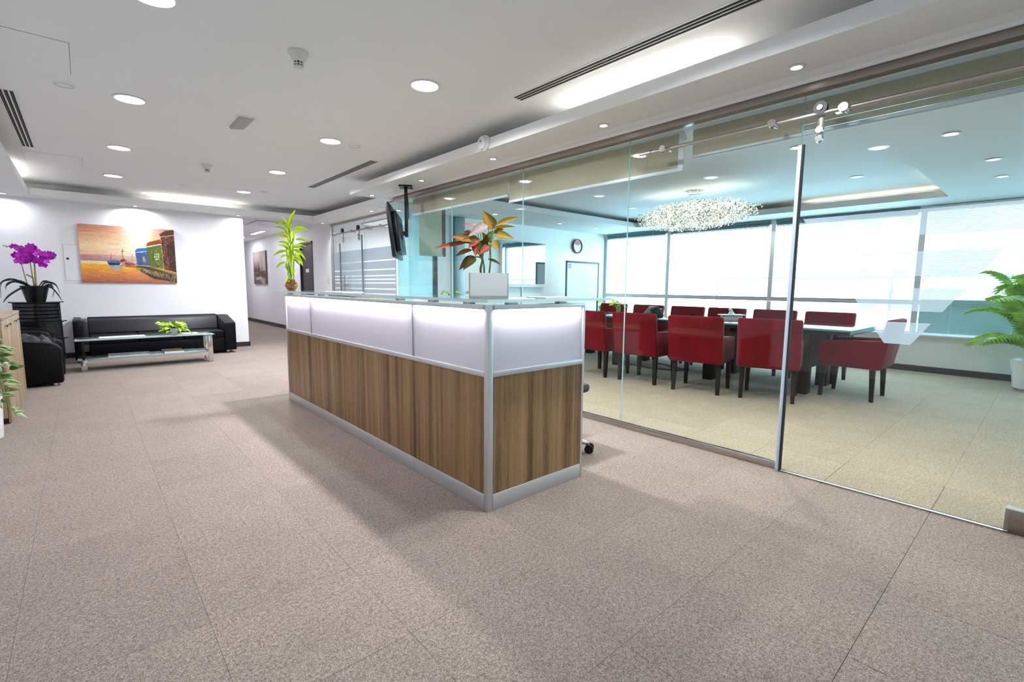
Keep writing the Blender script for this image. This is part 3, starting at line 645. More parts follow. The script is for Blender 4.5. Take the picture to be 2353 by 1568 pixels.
# ------------------------------------------------------------------ television on the ceiling arm
nb, fb = Vector((2.735, 5.17, 1.508)), Vector((3.245, 5.925, 1.51))
tdir = (fb-nb); tw = tdir.length; rz = math.atan2(tdir.y, tdir.x)
tv = thing('television', 'black television tilted on a ceiling arm at the far end of the glass wall', 'television', ((nb+fb)/2).to_tuple(), rz)
tl = Matrix.Rotation(math.radians(-6.8), 4, 'X')       # local y = screen side (towards the sofa)
h = tw/2
MB().box(-h, h, -.022, .022, 0, .63, bev=.008, M=tl).build('housing', M['black'], tv)
MB().box(-h+.02, h-.02, .0215, .0235, .025, .61, M=tl).build('screen', M['screen'], tv)
MB().box(-h+.10, h-.10, -.085, -.02, .06, .54, bev=.02, M=tl).build('rear_cover', M['black'], tv)
MB().box(-.09, .09, -.10, -.06, .22, .42, bev=.006, M=tl).build('mount_plate', M['black'], tv)
MB().box(.08, .12, -.11, -.05, .30, .35).box(.075, .125, -.12, -.08, .28, .91).build('mount_arm', M['black'], tv)
MB().box(.0, .20, -.18, -.02, .894, .91).build('ceiling_plate', M['black'], tv)
MB().tube([(.2, -.07, .4), (.24, -.12, .55), (.16, -.12, .75), (.13, -.11, .9)], .005, 6).build('cable', M['black'], tv)

# ------------------------------------------------------------------ flat print helper (coloured mesh surface)
def print_mesh(name, img, w, h, m):
    """img: rows from top; lies in the XZ plane facing -Y, lower left corner at the origin"""
    H, W_ = img.shape[:2]; nv = (H+1)*(W_+1)
    xs = np.linspace(0, w, W_+1); zs = np.linspace(h, 0, H+1)
    co = np.zeros((H+1, W_+1, 3)); co[..., 0] = xs[None, :]; co[..., 2] = zs[:, None]
    idx = np.arange(nv).reshape(H+1, W_+1)
    q = np.stack([idx[1:, :-1], idx[1:, 1:], idx[:-1, 1:], idx[:-1, :-1]], -1).reshape(-1, 4)
    me = bpy.data.meshes.new(name); me.from_pydata(co.reshape(-1, 3).tolist(), [], q.tolist())
    ca = me.color_attributes.new('Col', 'FLOAT_COLOR', 'CORNER')
    c = np.ones((H*W_, 4, 4), dtype=np.float32); lin = np.where(img <= .04045, img/12.92, ((img+.055)/1.055)**2.4)
    c[:, :, :3] = lin.reshape(-1, 1, 3); ca.data.foreach_set('color', c.reshape(-1))
    me.materials.append(m); return me
nr = np.random.RandomState(3)
def fill(img, poly, col, a=1.0, tex=0.0):
    H, W_ = img.shape[:2]; yy, xx = np.mgrid[0:H, 0:W_]; xx = (xx+.5)/W_; yy = (yy+.5)/H
    ins = np.zeros((H, W_), bool); n = len(poly)
    for i in range(n):
        (x1, y1), (x2, y2) = poly[i], poly[(i+1) % n]
        if y1 == y2: continue
        c = ((y1 > yy) != (y2 > yy)) & (xx < (x2-x1)*(yy-y1)/(y2-y1)+x1); ins ^= c
    v = np.array(col)[None, :]/255.
    k = ins.sum()
    img[ins] = img[ins]*(1-a)+a*np.clip(v*(1+tex*nr.randn(k, 1)), 0, 1)
def stroke(img, x1, y1, x2, y2, wd, col, a=1.0):
    d = math.hypot(x2-x1, (y2-y1)) or 1; nx, ny = -(y2-y1)/d*wd/2, (x2-x1)/d*wd/2
    fill(img, [(x1+nx, y1+ny), (x2+nx, y2+ny), (x2-nx, y2-ny), (x1-nx, y1-ny)], col, a)
def grad(img, y0, y1, c0, c1):
    H = img.shape[0]
    for j in range(int(y0*H), min(H, int(round(y1*H)))):
        k = ((j+.5)/H-y0)/(y1-y0); img[j] = (np.array(c0)*(1-k)+np.array(c1)*k)/255.
def harbour():
    H, W_ = 190, 258; I = np.zeros((H, W_, 3))
    grad(I, 0, .16, (196, 134, 112), (228, 172, 134)); grad(I, .16, .36, (228, 172, 134), (246, 212, 166)); grad(I, .36, .52, (246, 214, 170), (236, 192, 160))
    grad(I, .52, .63, (206, 150, 140), (178, 126, 132)); grad(I, .63, .68, (244, 226, 200), (240, 200, 130)); grad(I, .68, .80, (240, 186, 70), (232, 150, 48)); grad(I, .80, 1, (226, 150, 84), (178, 98, 74))
    yy, xx = np.mgrid[0:H, 0:W_]; xx = xx/W_; yy = yy/H
    g = np.exp(-(((xx-.60)/.13)**2+((yy-.02)/.38)**2)); g2 = np.exp(-(((xx-.48)/.2)**2+((yy-.45)/.22)**2))*.5  # g paints the ceiling spot's pool of light into the top of the picture
    I += (np.clip(g+g2, 0, 1)*.95)[..., None]*(np.array([1, .97, .88])-I)
    for _ in range(240):
        x, y = nr.rand(), nr.rand()*.6; c = I[min(H-1, int(y*H)), min(W_-1, int(x*W_))]*255*(1+.09*nr.randn()); stroke(I, x, y, x+.05+.1*nr.rand(), y-.01+.02*nr.rand(), .010, np.clip(c, 0, 255), .6)
    for _ in range(240):
        x, y = nr.rand()*.9, .66+nr.rand()*.33; c = I[min(H-1, int(y*H)), min(W_-1, int(x*W_))]*255*(1+.12*nr.randn()); stroke(I, x, y, x+.04+.08*nr.rand(), y, .008, np.clip(c, 0, 255), .7)
    # boats
    stroke(I, .305, .50, .30, .62, .006, (120, 80, 80)); stroke(I, .425, .40, .42, .62, .008, (150, 90, 70)); stroke(I, .40, .45, .45, .44, .006, (150, 90, 70)); stroke(I, .52, .5, .515, .62, .005, (170, 110, 90))
    fill(I, [(.255, .625), (.31, .60), (.38, .605), (.40, .64), (.385, .685), (.28, .69)], (66, 104, 160), 1, .12); fill(I, [(.27, .60), (.36, .585), (.37, .62), (.28, .63)], (160, 120, 130), .9, .1)
    fill(I, [(.265, .66), (.39, .655), (.38, .69), (.28, .695)], (30, 44, 90), 1, .1); fill(I, [(.27, .70), (.40, .69), (.41, .77), (.29, .78)], (150, 168, 190), .8, .12)
    fill(I, [(.38, .60), (.43, .57), (.48, .62), (.54, .64), (.55, .72), (.42, .72)], (214, 150, 120), 1, .12); fill(I, [(.39, .60), (.43, .575), (.46, .61), (.40, .64)], (130, 60, 44), 1); fill(I, [(.44, .64), (.55, .66), (.54, .73), (.43, .72)], (180, 80, 60), .8, .15)
    for _ in range(50): x = .38+.2*nr.rand(); stroke(I, x, .63+.09*nr.rand(), x+.03, .63+.09*nr.rand(), .007, nr.choice([90, 150, 220])*np.array([1, .75, .65]), .8)
    # houses
    fill(I, [(.555, .43), (.69, .38), (.695, .69), (.57, .69)], (74, 96, 150), 1, .18); fill(I, [(.55, .44), (.58, .38), (.69, .36), (.70, .42)], (60, 110, 190), 1, .1); stroke(I, .55, .455, .70, .42, .012, (220, 225, 235))
    fill(I, [(.63, .53), (.655, .525), (.66, .62), (.635, .625)], (210, 170, 60), .9)
    fill(I, [(.68, .33), (.845, .27), (.855, .74), (.695, .70)], (96, 110, 50), 1, .25); fill(I, [(.675, .33), (.70, .26), (.84, .19), (.85, .27)], (150, 70, 36), 1, .15); stroke(I, .675, .345, .85, .28, .016, (226, 226, 214))
    for x in (.765, .785, .805): stroke(I, x, .46, x+.004, .58, .007, (236, 236, 210))
    for y in (.47, .52, .57): stroke(I, .76, y, .815, y-.004, .008, (236, 236, 210))
    fill(I, [(.845, .12), (1, .08), (1, .80), (.86, .75)], (104, 58, 44), 1, .35); fill(I, [(.83, .10), (.90, .03), (1, .0), (1, .10), (.85, .145)], (84, 58, 44), 1, .3); stroke(I, .835, .15, 1, .10, .014, (200, 160, 120))
    for _ in range(160): x, y = .86+.14*nr.rand(), .14+.6*nr.rand(); stroke(I, x, y, x+.02, y+.03*nr.randn(), .006, nr.choice([50, 120, 200])*np.array([1, .72, .6]), .8)
    for _ in range(90): x, y = .70+.14*nr.rand(), .36+.33*nr.rand(); stroke(I, x, y, x+.012, y+.05*nr.rand(), .006, nr.choice([60, 130, 190])*np.array([.9, 1, .45]), .7)
    fill(I, [(.90, .30), (1, .2), (1, .8), (.93, .76)], (40, 34, 30), .55, .2)
    # pier on posts
    fill(I, [(.54, .68), (.70, .69), (1, .83), (1, .99), (.74, .93), (.60, .80)], (58, 50, 40), .9, .3); stroke(I, .54, .685, .72, .70, .014, (206, 180, 120)); stroke(I, .70, .70, 1, .85, .022, (150, 130, 84))
    for _ in range(80):
        k = nr.rand(); x = .55+.45*k; y = .70+.16*k; stroke(I, x, y+.01, x+.03*nr.randn(), y+.07+.05*k, .0055, [(200, 170, 110), (190, 150, 70), (140, 150, 160), (120, 90, 50)][nr.randint(4)], .8)
    for _ in range(700):
        x, y = nr.rand(), nr.rand(); c = I[min(H-1, int(y*H)), min(W_-1, int(x*W_))]*255*(1+.13*nr.randn()); a = nr.uniform(-.5, .5)
        stroke(I, x, y, x+.022*math.cos(a), y+.03*math.sin(a), .010, np.clip(c, 0, 255), .45)
    J = np.pad(I, ((1, 1), (1, 1), (0, 0)), 'edge'); I = .4*I+.15*(J[:-2, 1:-1]+J[2:, 1:-1]+J[1:-1, :-2]+J[1:-1, 2:])
    return np.clip(I, 0, 1)
def sepia():
    H, W_ = 72, 90; I = np.zeros((H, W_, 3)); grad(I, 0, .5, (176, 160, 158), (158, 140, 140)); grad(I, .5, 1, (140, 122, 122), (110, 92, 92))
    fill(I, [(.74, .08), (.95, .12), (.98, .62), (.80, .62)], (196, 178, 170), .8, .1)
    for x in (.12, .24, .38, .47): fill(I, [(x, .28), (x+.09, .64), (x-.05, .64)], (66, 52, 54), .9, .1)
    fill(I, [(.10, .62), (.95, .60), (.98, .80), (.12, .76)], (72, 58, 58), .9, .25)
    for _ in range(40): y = .62+.16*nr.rand(); x = nr.rand()*.8+.1; stroke(I, x, y, x+.08, y, .012, nr.choice([60, 110, 180])*np.array([1, .9, .9]), .8)
    fill(I, [(.2, .82), (.55, .76), (.9, .86), (.9, 1), (.15, 1)], (176, 158, 150), .8, .1); fill(I, [(.15, .88), (.5, .86), (.7, 1), (.1, 1)], (92, 76, 74), .8, .1)
    return np.clip(I, 0, 1)
MV = vcol('oil paint print', .5)
pt = thing('painting', 'large harbour sunset painting with boats and pier houses above the sofa', 'painting', (-.014, 10.178, 1.186))
MB().box(0, 1.232, -.034, -.002, 0, .902).build('canvas', mat('canvas edge', (.33, .22, .16), .7), pt, smooth=False)
link('painted_face', print_mesh('painted_face', harbour(), 1.232, .902, MV), pt, (0, -.0348, 0))
pt = thing('painting', 'sepia picture of moored boats on the corridor wall', 'painting', (3.948, 16.35, 1.18), -PI/2)
MB().box(0, 1.35, -.034, -.002, 0, .95).build('canvas', mat('dark canvas edge', (.12, .09, .09), .7), pt, smooth=False)
link('painted_face', print_mesh('painted_face', sepia(), 1.35, .95, MV), pt, (0, -.0348, 0))
# recessed metal hatch beside the painting, light switch, corridor door
t = thing('wall_hatch', 'white metal wall hatch with a black lock half hidden by the harbour painting', 'hatch', (-.20, 10.180, 1.21))
MB().box(-.012, .50, -.006, 0, -.03, .565).build('frame', M['wall'], t)
MB().box(0, .49, -.0085, -.002, 0, .55).build('door', M['wall'], t)
MB().box(-.004, .494, -.0068, -.0062, -.004, .554).build('joint', M['aludark'], t)
MB().cyl((.042, -.009, .335), (.042, -.014, .335), .016, seg=16).build('lock', M['black'], t)
t = thing('light_switch', 'double white light switch on the wall left of the office glass', 'switch', (3.948, 10.42, 1.29))
MB().box(-.008, 0, -.045, .045, -.09, .09, bev=.002).build('plate', M['cream'], t)
for s in (-1, 1): MB().box(-.011, -.007, -.02, .02, s*.04-.025, s*.04+.025).build('rocker', M['white'], t)
dr = thing('door_3', 'dark plum corridor door with a small white sign', None, (3.97, 11.75, 0)); dr['kind'] = 'structure'
MB().box(0, .04, -.40, .40, .006, 2.13).build('leaf', M['doorplum'], dr)
MB().box(-.035, .05, -.43, -.385, 0, 2.16).box(-.035, .05, .385, .43, 0, 2.16).box(-.035, .05, -.43, .43, 2.12, 2.16).build('frame', M['doorplum'], dr)
MB().box(-.006, 0, -.10, .10, 1.46, 1.54).build('sign', M['paper'], dr)
MB().cyl((-.05, .31, 1.02), (0, .31, 1.02), .01).cyl((-.05, .31, 1.02), (-.05, .20, 1.02), .009).build('handle', M['steel'], dr)

# ------------------------------------------------------------------ sofa
sf = thing('sofa', 'long black leather sofa against the wall under the painting', 'sofa', (-.163, 9.34, 0))
SW = 2.075
arm = [(0, .05), (0, .515), (.02, .525), (.60, .625), (.80, .625), (.80, .05)]
MB().prism(arm, SW-.17, SW, 'x', bev=.012).build('armrest', M['leather'], sf)
MB().prism([(.0, .05), (.0, .56), (.03, .62), (.12, .64), (.80, .64), (.80, .05)], 0, .10, 'x', bev=.02).build('armrest', M['leather'], sf)
MB().box(.075, .17, .02, .60, .27, .63, bev=.03, seg=3).build('arm_cushion', M['leatherback'], sf)
MB().box(.17, SW-.17, .02, .78, .05, .27, bev=.01).build('base', M['leather'], sf)
for k in range(3):
    a = .172+k*(SW-.344)/3; b = a+(SW-.344)/3-.004
    MB().box(a, b, .015, .62, .265, .395, bev=.022, seg=3).build('seat_cushion', M['leather'], sf)
MB().prism([(.60, .27), (.66, .63), (.70, .64), (.79, .64), (.80, .62), (.80, .05), (.64, .05)], .165, SW-.165, 'x', bev=.01).build('backrest', M['leather'], sf)
for k in range(1):
    a, b = .172, SW-.172
    MB().prism([(.50, .40), (.585, .60), (.625, .625), (.665, .61), (.61, .36)], a, b, 'x', bev=.014).build('back_cushion', M['leatherback'], sf)
for x in (.12, SW-.12, SW/2):
    for y in (.10, .70): MB().cyl((x, y, 0), (x, y, .052), .024, .028, seg=14).build('foot', M['chrome'], sf)

# ------------------------------------------------------------------ coffee table and what lies on it
ct = thing('coffee_table', 'long low glass coffee table with chrome flat bar legs before the sofa', 'coffee table', (-.145, 8.42, 0))
CW, CDp = 1.58, .51
MB().box(0, CW, 0, CDp, .411, .421, bev=.002).build('tabletop', M['tabglass'], ct)
MB().box(.015, CW-.06, .03, CDp-.03, .150, .158, bev=.002).build('shelf', M['tabglass'], ct)
for x, nm in ((.075, 1), (CW-.055, 2)):
    for y in (.055, CDp-.075):
        if nm == 2: MB().box(x-.03, x+.03, y-.012, y+.012, .0, .411, bev=.002).build('leg', M['chrome'], ct)
        else:
            lg = MB().box(x-.03, x+.03, y-.012, y+.012, .0, .150, bev=.002).build('leg', M['chrome'], ct)
            MB().box(x-.014, x+.014, y-.012, y+.012, .150, .411, bev=.002).build('upper_leg', M['black'], lg)
    MB().box(x-.03, x+.03, .055, CDp-.075, 0, .014).build('foot_bar', M['chrome'], ct)
    MB().box(x-.03, x+.03, .055, CDp-.075, .399, .411).build('top_bar', M['chrome'] if nm == 2 else M['black'], ct)
for y in (.06, CDp-.08): MB().box(.08, CW-.06, y-.012, y+.012, .098, .150).build('shelf_rail', M['chrome'], ct)
def paper(name, label, x, y, z, w, d, h, m, rz=0, grp=None, cat='magazine'):
    t = thing(name, label, cat, (x, y, z), rz, grp)
    MB().box(-w/2, w/2, -d/2, d/2, 0, h*.86).build('pages', M['paper'], t)
    MB().box(-w/2-.002, w/2+.002, -d/2-.002, d/2+.002, h*.86, h).build('cover', m, t)
    return t
TZ = .4212; SZ = .1585
paper('magazine', 'white leaflets on the left half of the coffee table top', .36, 8.72, TZ, .50, .22, .006, M['paper'], .05)
paper('magazine', 'pink edged brochure on the right end of the coffee table top', 1.16, 8.74, TZ, .21, .27, .005, mat('pink brochure', (.75, .55, .60), .4, var=.3, scale=12), .03)
paper('magazine', 'white printed newsletter at the far right corner of the coffee table top', 1.31, 8.60, TZ, .12, .17, .004, M['papergrey'], .0)
paper('magazine', 'grey newspaper pile on the left of the lower glass shelf', .42, 8.72, SZ, .46, .30, .018, M['papergrey'], -.03)
paper('magazine', 'teal magazine lying beside the newspaper pile on the lower shelf', .72, 8.70, SZ, .14, .28, .010, M['paperteal'], .02)
paper('magazine', 'thick brown covered magazine pile in the middle of the lower shelf', .93, 8.70, SZ, .24, .30, .034, M['paperbrown'], .02)
paper('magazine', 'green grey magazine right of the brown pile on the lower shelf', 1.14, 8.70, SZ, .16, .28, .016, M['paperteal'], -.02)
paper('magazine', 'pink grey magazine at the right end of the lower shelf', 1.30, 8.70, SZ, .15, .28, .012, mat('pink grey cover', (.40, .30, .31), .4, var=.4, scale=14), .0)

# ------------------------------------------------------------------ armchairs, magazine rack, cabinets
def armchair(label, loc, L, zf, zb):
    t = thing('armchair', label, 'armchair', loc)
    a = [(0, .03), (0, zf-.06), (.03, zf-.012), (.09, zf+.005), (L*.7, zb), (L-.03, zb), (L, zb-.03), (L, .03)]
    for y in (0, .62): MB().prism([(-p[0], p[1]) for p in a], y, y+.13, 'y', bev=.028).build('armrest', M['leather'], t)
    MB().box(-L, -.02, .13, .62, .03, .28, bev=.012).build('base', M['leather'], t)
    MB().box(-L+.15, -.01, .135, .615, .27, .40, bev=.03, seg=3).build('seat_cushion', M['leather'], t)
    MB().box(-L, -L+.17, .13, .62, .28, zb+.02, bev=.03, seg=3).build('backrest', M['leather'], t)
    for x in (-.08, -L+.08):
        for y in (.065, .685): MB().cyl((x, y, 0), (x, y, .035), .022, seg=12).build('foot', M['chrome'], t)
    return t
armchair('black leather armchair behind the wooden cabinets, nearer the viewer', (-.243, 7.49, 0), .72, .487, .55)
armchair('second black leather armchair, between the nearer armchair and the magazine rack', (-.36, 8.40, 0), .66, .56, .60)
t = thing('jacket', 'dark crumpled jacket lying in the nearer black armchair', 'jacket', (-.50, 7.87, .425))
b = MB(); b.ball((0, 0, .055), .2, 4, (1.0, .9, .34))
for v in b.bm.verts: v.co += Vector((0, 0, .09*mnoise.noise(v.co*9)+.05*mnoise.noise(v.co*23)))
b.build('fabric', mat('dark grey cloth', (.022, .022, .028), .6), t)

rk = thing('magazine_rack', 'black curved metal magazine rack beside the sofa', 'rack', (-.515, 9.36, 0))
def tier(z, hw_, d, bx=0):
    pts = [(-hw_, .18), (-hw_, .0)] + [(-hw_+2*hw_*k/10, -.02-d*math.sin(PI*k/10)) for k in range(1, 10)] + [(hw_, 0), (hw_, .18)]
    return pts
for z, hw_ in ((.905, .25), (.632, .265), (.385, .262), (.12, .26)):
    MB().prism(tier(z, hw_, .10), z-.012, z, 'z').build('shelf', M['black'], rk)
    MB().box(-hw_-.03, hw_+.03, .16, .18, z-.012, z+.002).build('shelf_rail', M['black'], rk)
for z0, z1, n, ww in ((.64, .893, 5, .232), (.395, .62, 0, .246), (.13, .373, 0, .25)):
    if n:
        for k in range(n):
            a, b_ = z0+(z1-z0)*k/n, z0+(z1-z0)*(k+1)/n-.012
            MB().prism(tier(0, ww, .10), a, b_, 'z').build('slat', M['glossblack'], rk)
    else: MB().prism(tier(0, ww, .10), z0, z1, 'z').build('front_panel', M['glossblack'], rk)
MB().box(-.24, .24, .14, .17, 0, .89).build('back_plate', M['black'], rk)
MB().box(-.24, .24, -.08, .17, 0, .11, bev=.004).build('base', M['black'], rk)

CX = -.528
for k, (y0, y1) in enumerate(((6.432, 7.155), (5.705, 6.428))):
    t = thing('cabinet', ['low pale wood cabinet, the unit next to the armchair', 'low pale wood cabinet, the unit behind the white pot plant'][k], 'cabinet', (CX, y0, 0), 0, 'low wooden cabinets')
    wd = y1-y0
    MB().box(-.42, -.02, 0, wd, .05, .862).build('body', M['woodC'], t, smooth=False)
    MB().box(-.425, .004, -.001, wd+.001, .864, .888, bev=.002).build('top', M['woodC'], t)
    MB().box(-.41, -.04, .01, wd-.01, 0, .05).build('plinth', M['black'], t)
    for q in range(2):
        a = q*wd/2+.002; b_ = (q+1)*wd/2-.002
        dd = MB().box(-.018, 0, a, b_, .012, .860, bev=.0015).build('door', M['woodC'], t)
        yh = wd/2-.13 if q == 0 else wd/2+.13
        MB().box(0, .016, yh-.026, yh+.026, .803, .812).box(.012, .016, yh-.026, yh+.026, .79, .812).build('handle', M['aludark'], dd)

# ------------------------------------------------------------------ meeting room furniture
tb = thing('meeting_table', 'long dark meeting table with a polished top and block legs', 'table', (0, 0, 0))
A0, A1, B0, B1 = 5.92, 6.98, 1.39, 5.95
MB().box(A0, A1, B0, B1, .728, .745, bev=.002).build('tabletop', M['tbltop'], tb)
MB().box(A0+.004, A1-.004, B0-.0015, B0+.003, .700, .744).box(A0-.002, A0+.003, B0+.004, B1, .729, .744).build('edge_band', M['tealedge'], tb)
MB().box(A0+.01, A1-.01, B0+.006, B1-.01, .690, .728).build('underframe', M['darkwood'], tb)
for y in (1.77, 2.86, 4.30, 5.42):
    for x in (A0+.04, A1-.31): MB().box(x, x+.14, y, y+.12, 0, .690, bev=.004).build('leg', M['darkwood'], tb)
for y in (1.83, 5.48): MB().box(A0+.19, A1-.32, y-.03, y+.05, .28, .690).build('cross_panel', M['darkwood'], tb)

def make_chair(name, label):
    t = thing(name, label, 'chair', (0, 0, 0), 0, 'red chairs around the meeting table')
    # faces +X; back at -X
    bk = [(-.30, .345), (-.385, .845), (-.375, .868), (-.325, .872), (-.305, .85), (-.225, .345)]
    MB().prism(bk, -.295, .295, 'y', bev=.022).build('backrest', M['redfab'], t)
    am = [(-.26, .345), (-.335, .66), (-.25, .645), (.10, .628), (.262, .615), (.28, .59), (.27, .345)]
    for s in (-1, 1):
        y0, y1 = (.205, .29) if s > 0 else (-.29, -.205)
        MB().prism(am, y0, y1, 'y', bev=.016).build('armrest', M['redfab'], t)
    MB().box(-.24, .29, -.206, .206, .36, .475, bev=.03, seg=3).build('seat', M['redfab'], t)
    for sx in (-1, 1):
        for sy in (-1, 1):
            b = MB(); x, y = sx*.235, sy*.245
            b.prism([(x-.017+sx*.0, y-.017), (x+.017, y-.017), (x+.017, y+.017), (x-.017, y+.017)], 0, .35, 'z')
            for v in b.bm.verts:
                if v.co.z > .2: v.co.x = (v.co.x-x)*1.45+x-sx*.012; v.co.y = (v.co.y-y)*1.45+y-sy*.006
            b.build('leg', M['darkwood'], t)
    return t
CH = [(5.53, 2.005, 15, 'red velvet armchair nearest the sliding door, its back turned to the glass'),
      (5.335, 2.68, 11.6, 'red velvet armchair, second from the sliding door on the glass side'),
      (5.315, 3.40, 3, 'red velvet armchair, third from the sliding door on the glass side'),
      (5.275, 4.07, -2, 'red velvet armchair partly hidden behind the end of the reception desk'),
      (7.15, 5.55, 180, 'red velvet armchair on the window side next to the whiteboard plant'),
      (7.13, 4.78, 181, 'red velvet armchair on the window side behind the black phone'),
      (7.15, 4.06, 179, 'red velvet armchair on the window side between the phone and the tissue box'),
      (7.13, 3.39, 180, 'red velvet armchair on the window side behind the tissue box'),
      (7.15, 2.70, 180, 'red velvet armchair on the window side just left of the door edge'),
      (7.12, 2.01, 178, 'red velvet armchair on the window side with its whole back seen beyond the table end'),
      (6.33, 1.43, 90, 'red velvet armchair at the head of the table, seen from its side'),
      ]
ch0 = make_chair('armchair_red', CH[0][3])
for i, (x, y, a, lb) in enumerate(CH):
    c = ch0 if i == 0 else copy_tree(ch0)
    c.name = 'meeting_chair' if i == 0 else 'meeting_chair.%03d' % i
    c.location = (x, y, 0); c.rotation_euler = (0, 0, math.radians(a)); c['label'] = lb

t = thing('telephone', 'black desk telephone with a raised display on the meeting table', 'telephone', (6.30, 3.95, .7455), math.radians(62))
MB().prism([(-.11, 0), (.11, 0), (.11, .05), (.02, .15), (-.02, .15), (-.11, .03)], -.10, .10, 'x', bev=.006).build('base', M['black'], t)
MB().box(.03, .095, -.075, -.06, .09, .125).build('display', M['wbframe'], t)
b = MB().box(-.095, -.05, -.10, .09, .10, .135, bev=.012)
for v in b.bm.verts: v.co.z += -.35*abs(v.co.y+.0)*.5
b.build('handset', M['black'], t)
MB().box(.01, .09, -.105, -.085, .045, .075).build('keypad', M['papergrey'], t)
t = thing('tissue_box', 'white tissue box with a tissue pulled up on the meeting table', 'tissue box', (6.45, 2.86, .7455), math.radians(-40))
MB().box(-.12, .12, -.065, .065, 0, .07, bev=.003).build('box', M['cream'], t)
MB().box(-.155, .155, -.08, .08, .07, .082, bev=.002).build('lid', M['white'], t)
b = MB().lathe([(.05, .08), (.035, .10), (.02, .125), (.028, .15), (.0, .165)], seg=14)
for v in b.bm.verts: v.co.x += .5*(v.co.z-.08)*-.6; v.co += Vector((.012*mnoise.noise(v.co*50), .012*mnoise.noise(v.co*40+Vector((3, 1, 2))), 0))
b.build('tissue', M['white'], t)
t = thing('cable', 'black floor cable looped under the meeting table', 'cable', (6.3, 3.6, 0))
MB().tube([(.0, .5, .66), (-.02, .45, .3), (.05, .30, .05), (.15, .1, .012), (.1, -.2, .01), (-.1, -.1, .01), (-.2, .25, .011), (-.1, .7, .01), (.2, 1.0, .012)], .008, 6).build('cord', M['black'], t)
wb = thing('whiteboard', 'mobile whiteboard with dark frame at the far corner of the meeting room', 'whiteboard', (7.12, 6.45, 0), 0)
MB().box(.03, .985, -.008, .008, .92, 1.655).build('board', M['wbsurf'], wb)
MB().box(0, .03, -.015, .015, .0+.1, 1.68, bev=.004).box(.985, 1.015, -.015, .015, .1, 1.68, bev=.004).box(.0, 1.015, -.015, .015, 1.65, 1.685, bev=.004).box(.0, 1.015, -.015, .015, .895, .925).build('frame', M['wbframe'], wb)
for x in (.015, 1.0): MB().box(x-.018, x+.018, -.26, .26, .06, .095, bev=.004).cyl((x, -.24, 0.0), (x, -.24, .06), .022).cyl((x, .24, 0.0), (x, .24, .06), .022).build('foot', M['wbframe'], wb)
MB().box(.35, .65, -.06, -.01, .905, .915).build('pen_tray', M['wbframe'], wb)
MB().lathe([(.028, 0), (.040, .0), (.040, .004), (.028, .004), (.028, 0)], seg=20, M=Matrix.Rotation(PI/2, 4, 'X')).build('magnet', M['wbframe'], wb, (.095, -.0085, 1.585))
ck = thing('wall_clock', 'round white wall clock with a maroon rim above the whiteboard', 'clock', (7.955, 6.928, 2.035), 0)
R90 = Matrix.Rotation(PI/2, 4, 'X')
MB().lathe([(0, 0), (.145, 0), (.152, .012), (.152, .05), (.14, .058), (.128, .05), (.128, .03)], seg=40, M=R90).build('rim', M['maroon'], ck)
MB().lathe([(0, .03), (.128, .03), (.128, .033), (0, .034)], seg=40, M=R90).build('face', M['white'], ck)
MB().prism([(-.10, .055), (-.06, .03), (0, .022), (.06, .03), (.10, .055), (.06, .10), (0, .116), (-.06, .10)], -.0375, -.0345, 'y').build('crescent', M['pinkface'], ck)
MB().box(-.003, .003, -.0395, -.038, 0, .075).build('minute_hand', M['papergrey'], ck)
b = MB().box(0, .05, -.0395, -.038, -.004, .004).build('hour_hand', M['papergrey'], ck)
st = thing('television', 'wall screen on the meeting room wall mirroring the windows', 'television', (6.40, 6.925, 1.19), 0)
MB().box(-.575, .575, -.05, 0, .0, .84, bev=.004).build('housing', M['white'], st)
MB().box(-.56, .56, -.0525, -.049, .03, .825).build('screen', M['screen'], st)
MB().box(-.575, .575, -.054, -.048, -.03, .02).build('speaker_bar', M['barw'], st)
MB().cyl((-.02, -.01, -.03), (-.02, -.01, -.9), .012, seg=8).build('cable_duct', M['slatdark'], st)
# steel pilaster and frame on the meeting wall
t = thing('steel_column', 'narrow polished steel column at the left of the meeting room wall', 'column', (4.90, 6.90, 0))
MB().box(-.10, .085, -.03, .03, 0, 2.34, bev=.004).build('cladding', mat('grey steel cladding', (.30, .33, .35), .4, metal=.6), t)
MB().box(-.135, -.10, -.05, .03, 0, 2.34).build('edge_strip', M['slatdark'], t)
t = thing('side_cabinet', 'low white side cabinet inside the meeting room behind the lobby glass', 'cabinet', (4.05, 5.75, 0))
MB().box(-.62, .55, -.2, .2, .06, .985, bev=.003).build('body', M['white'], t)
MB().box(-.60, .53, -.18, .18, 0, .06).build('plinth', M['black'], t)
for k in range(2): MB().box(-.61+k*.58, -.04+k*.58, -.215, -.2, .07, .97).build('door', M['white'], t)

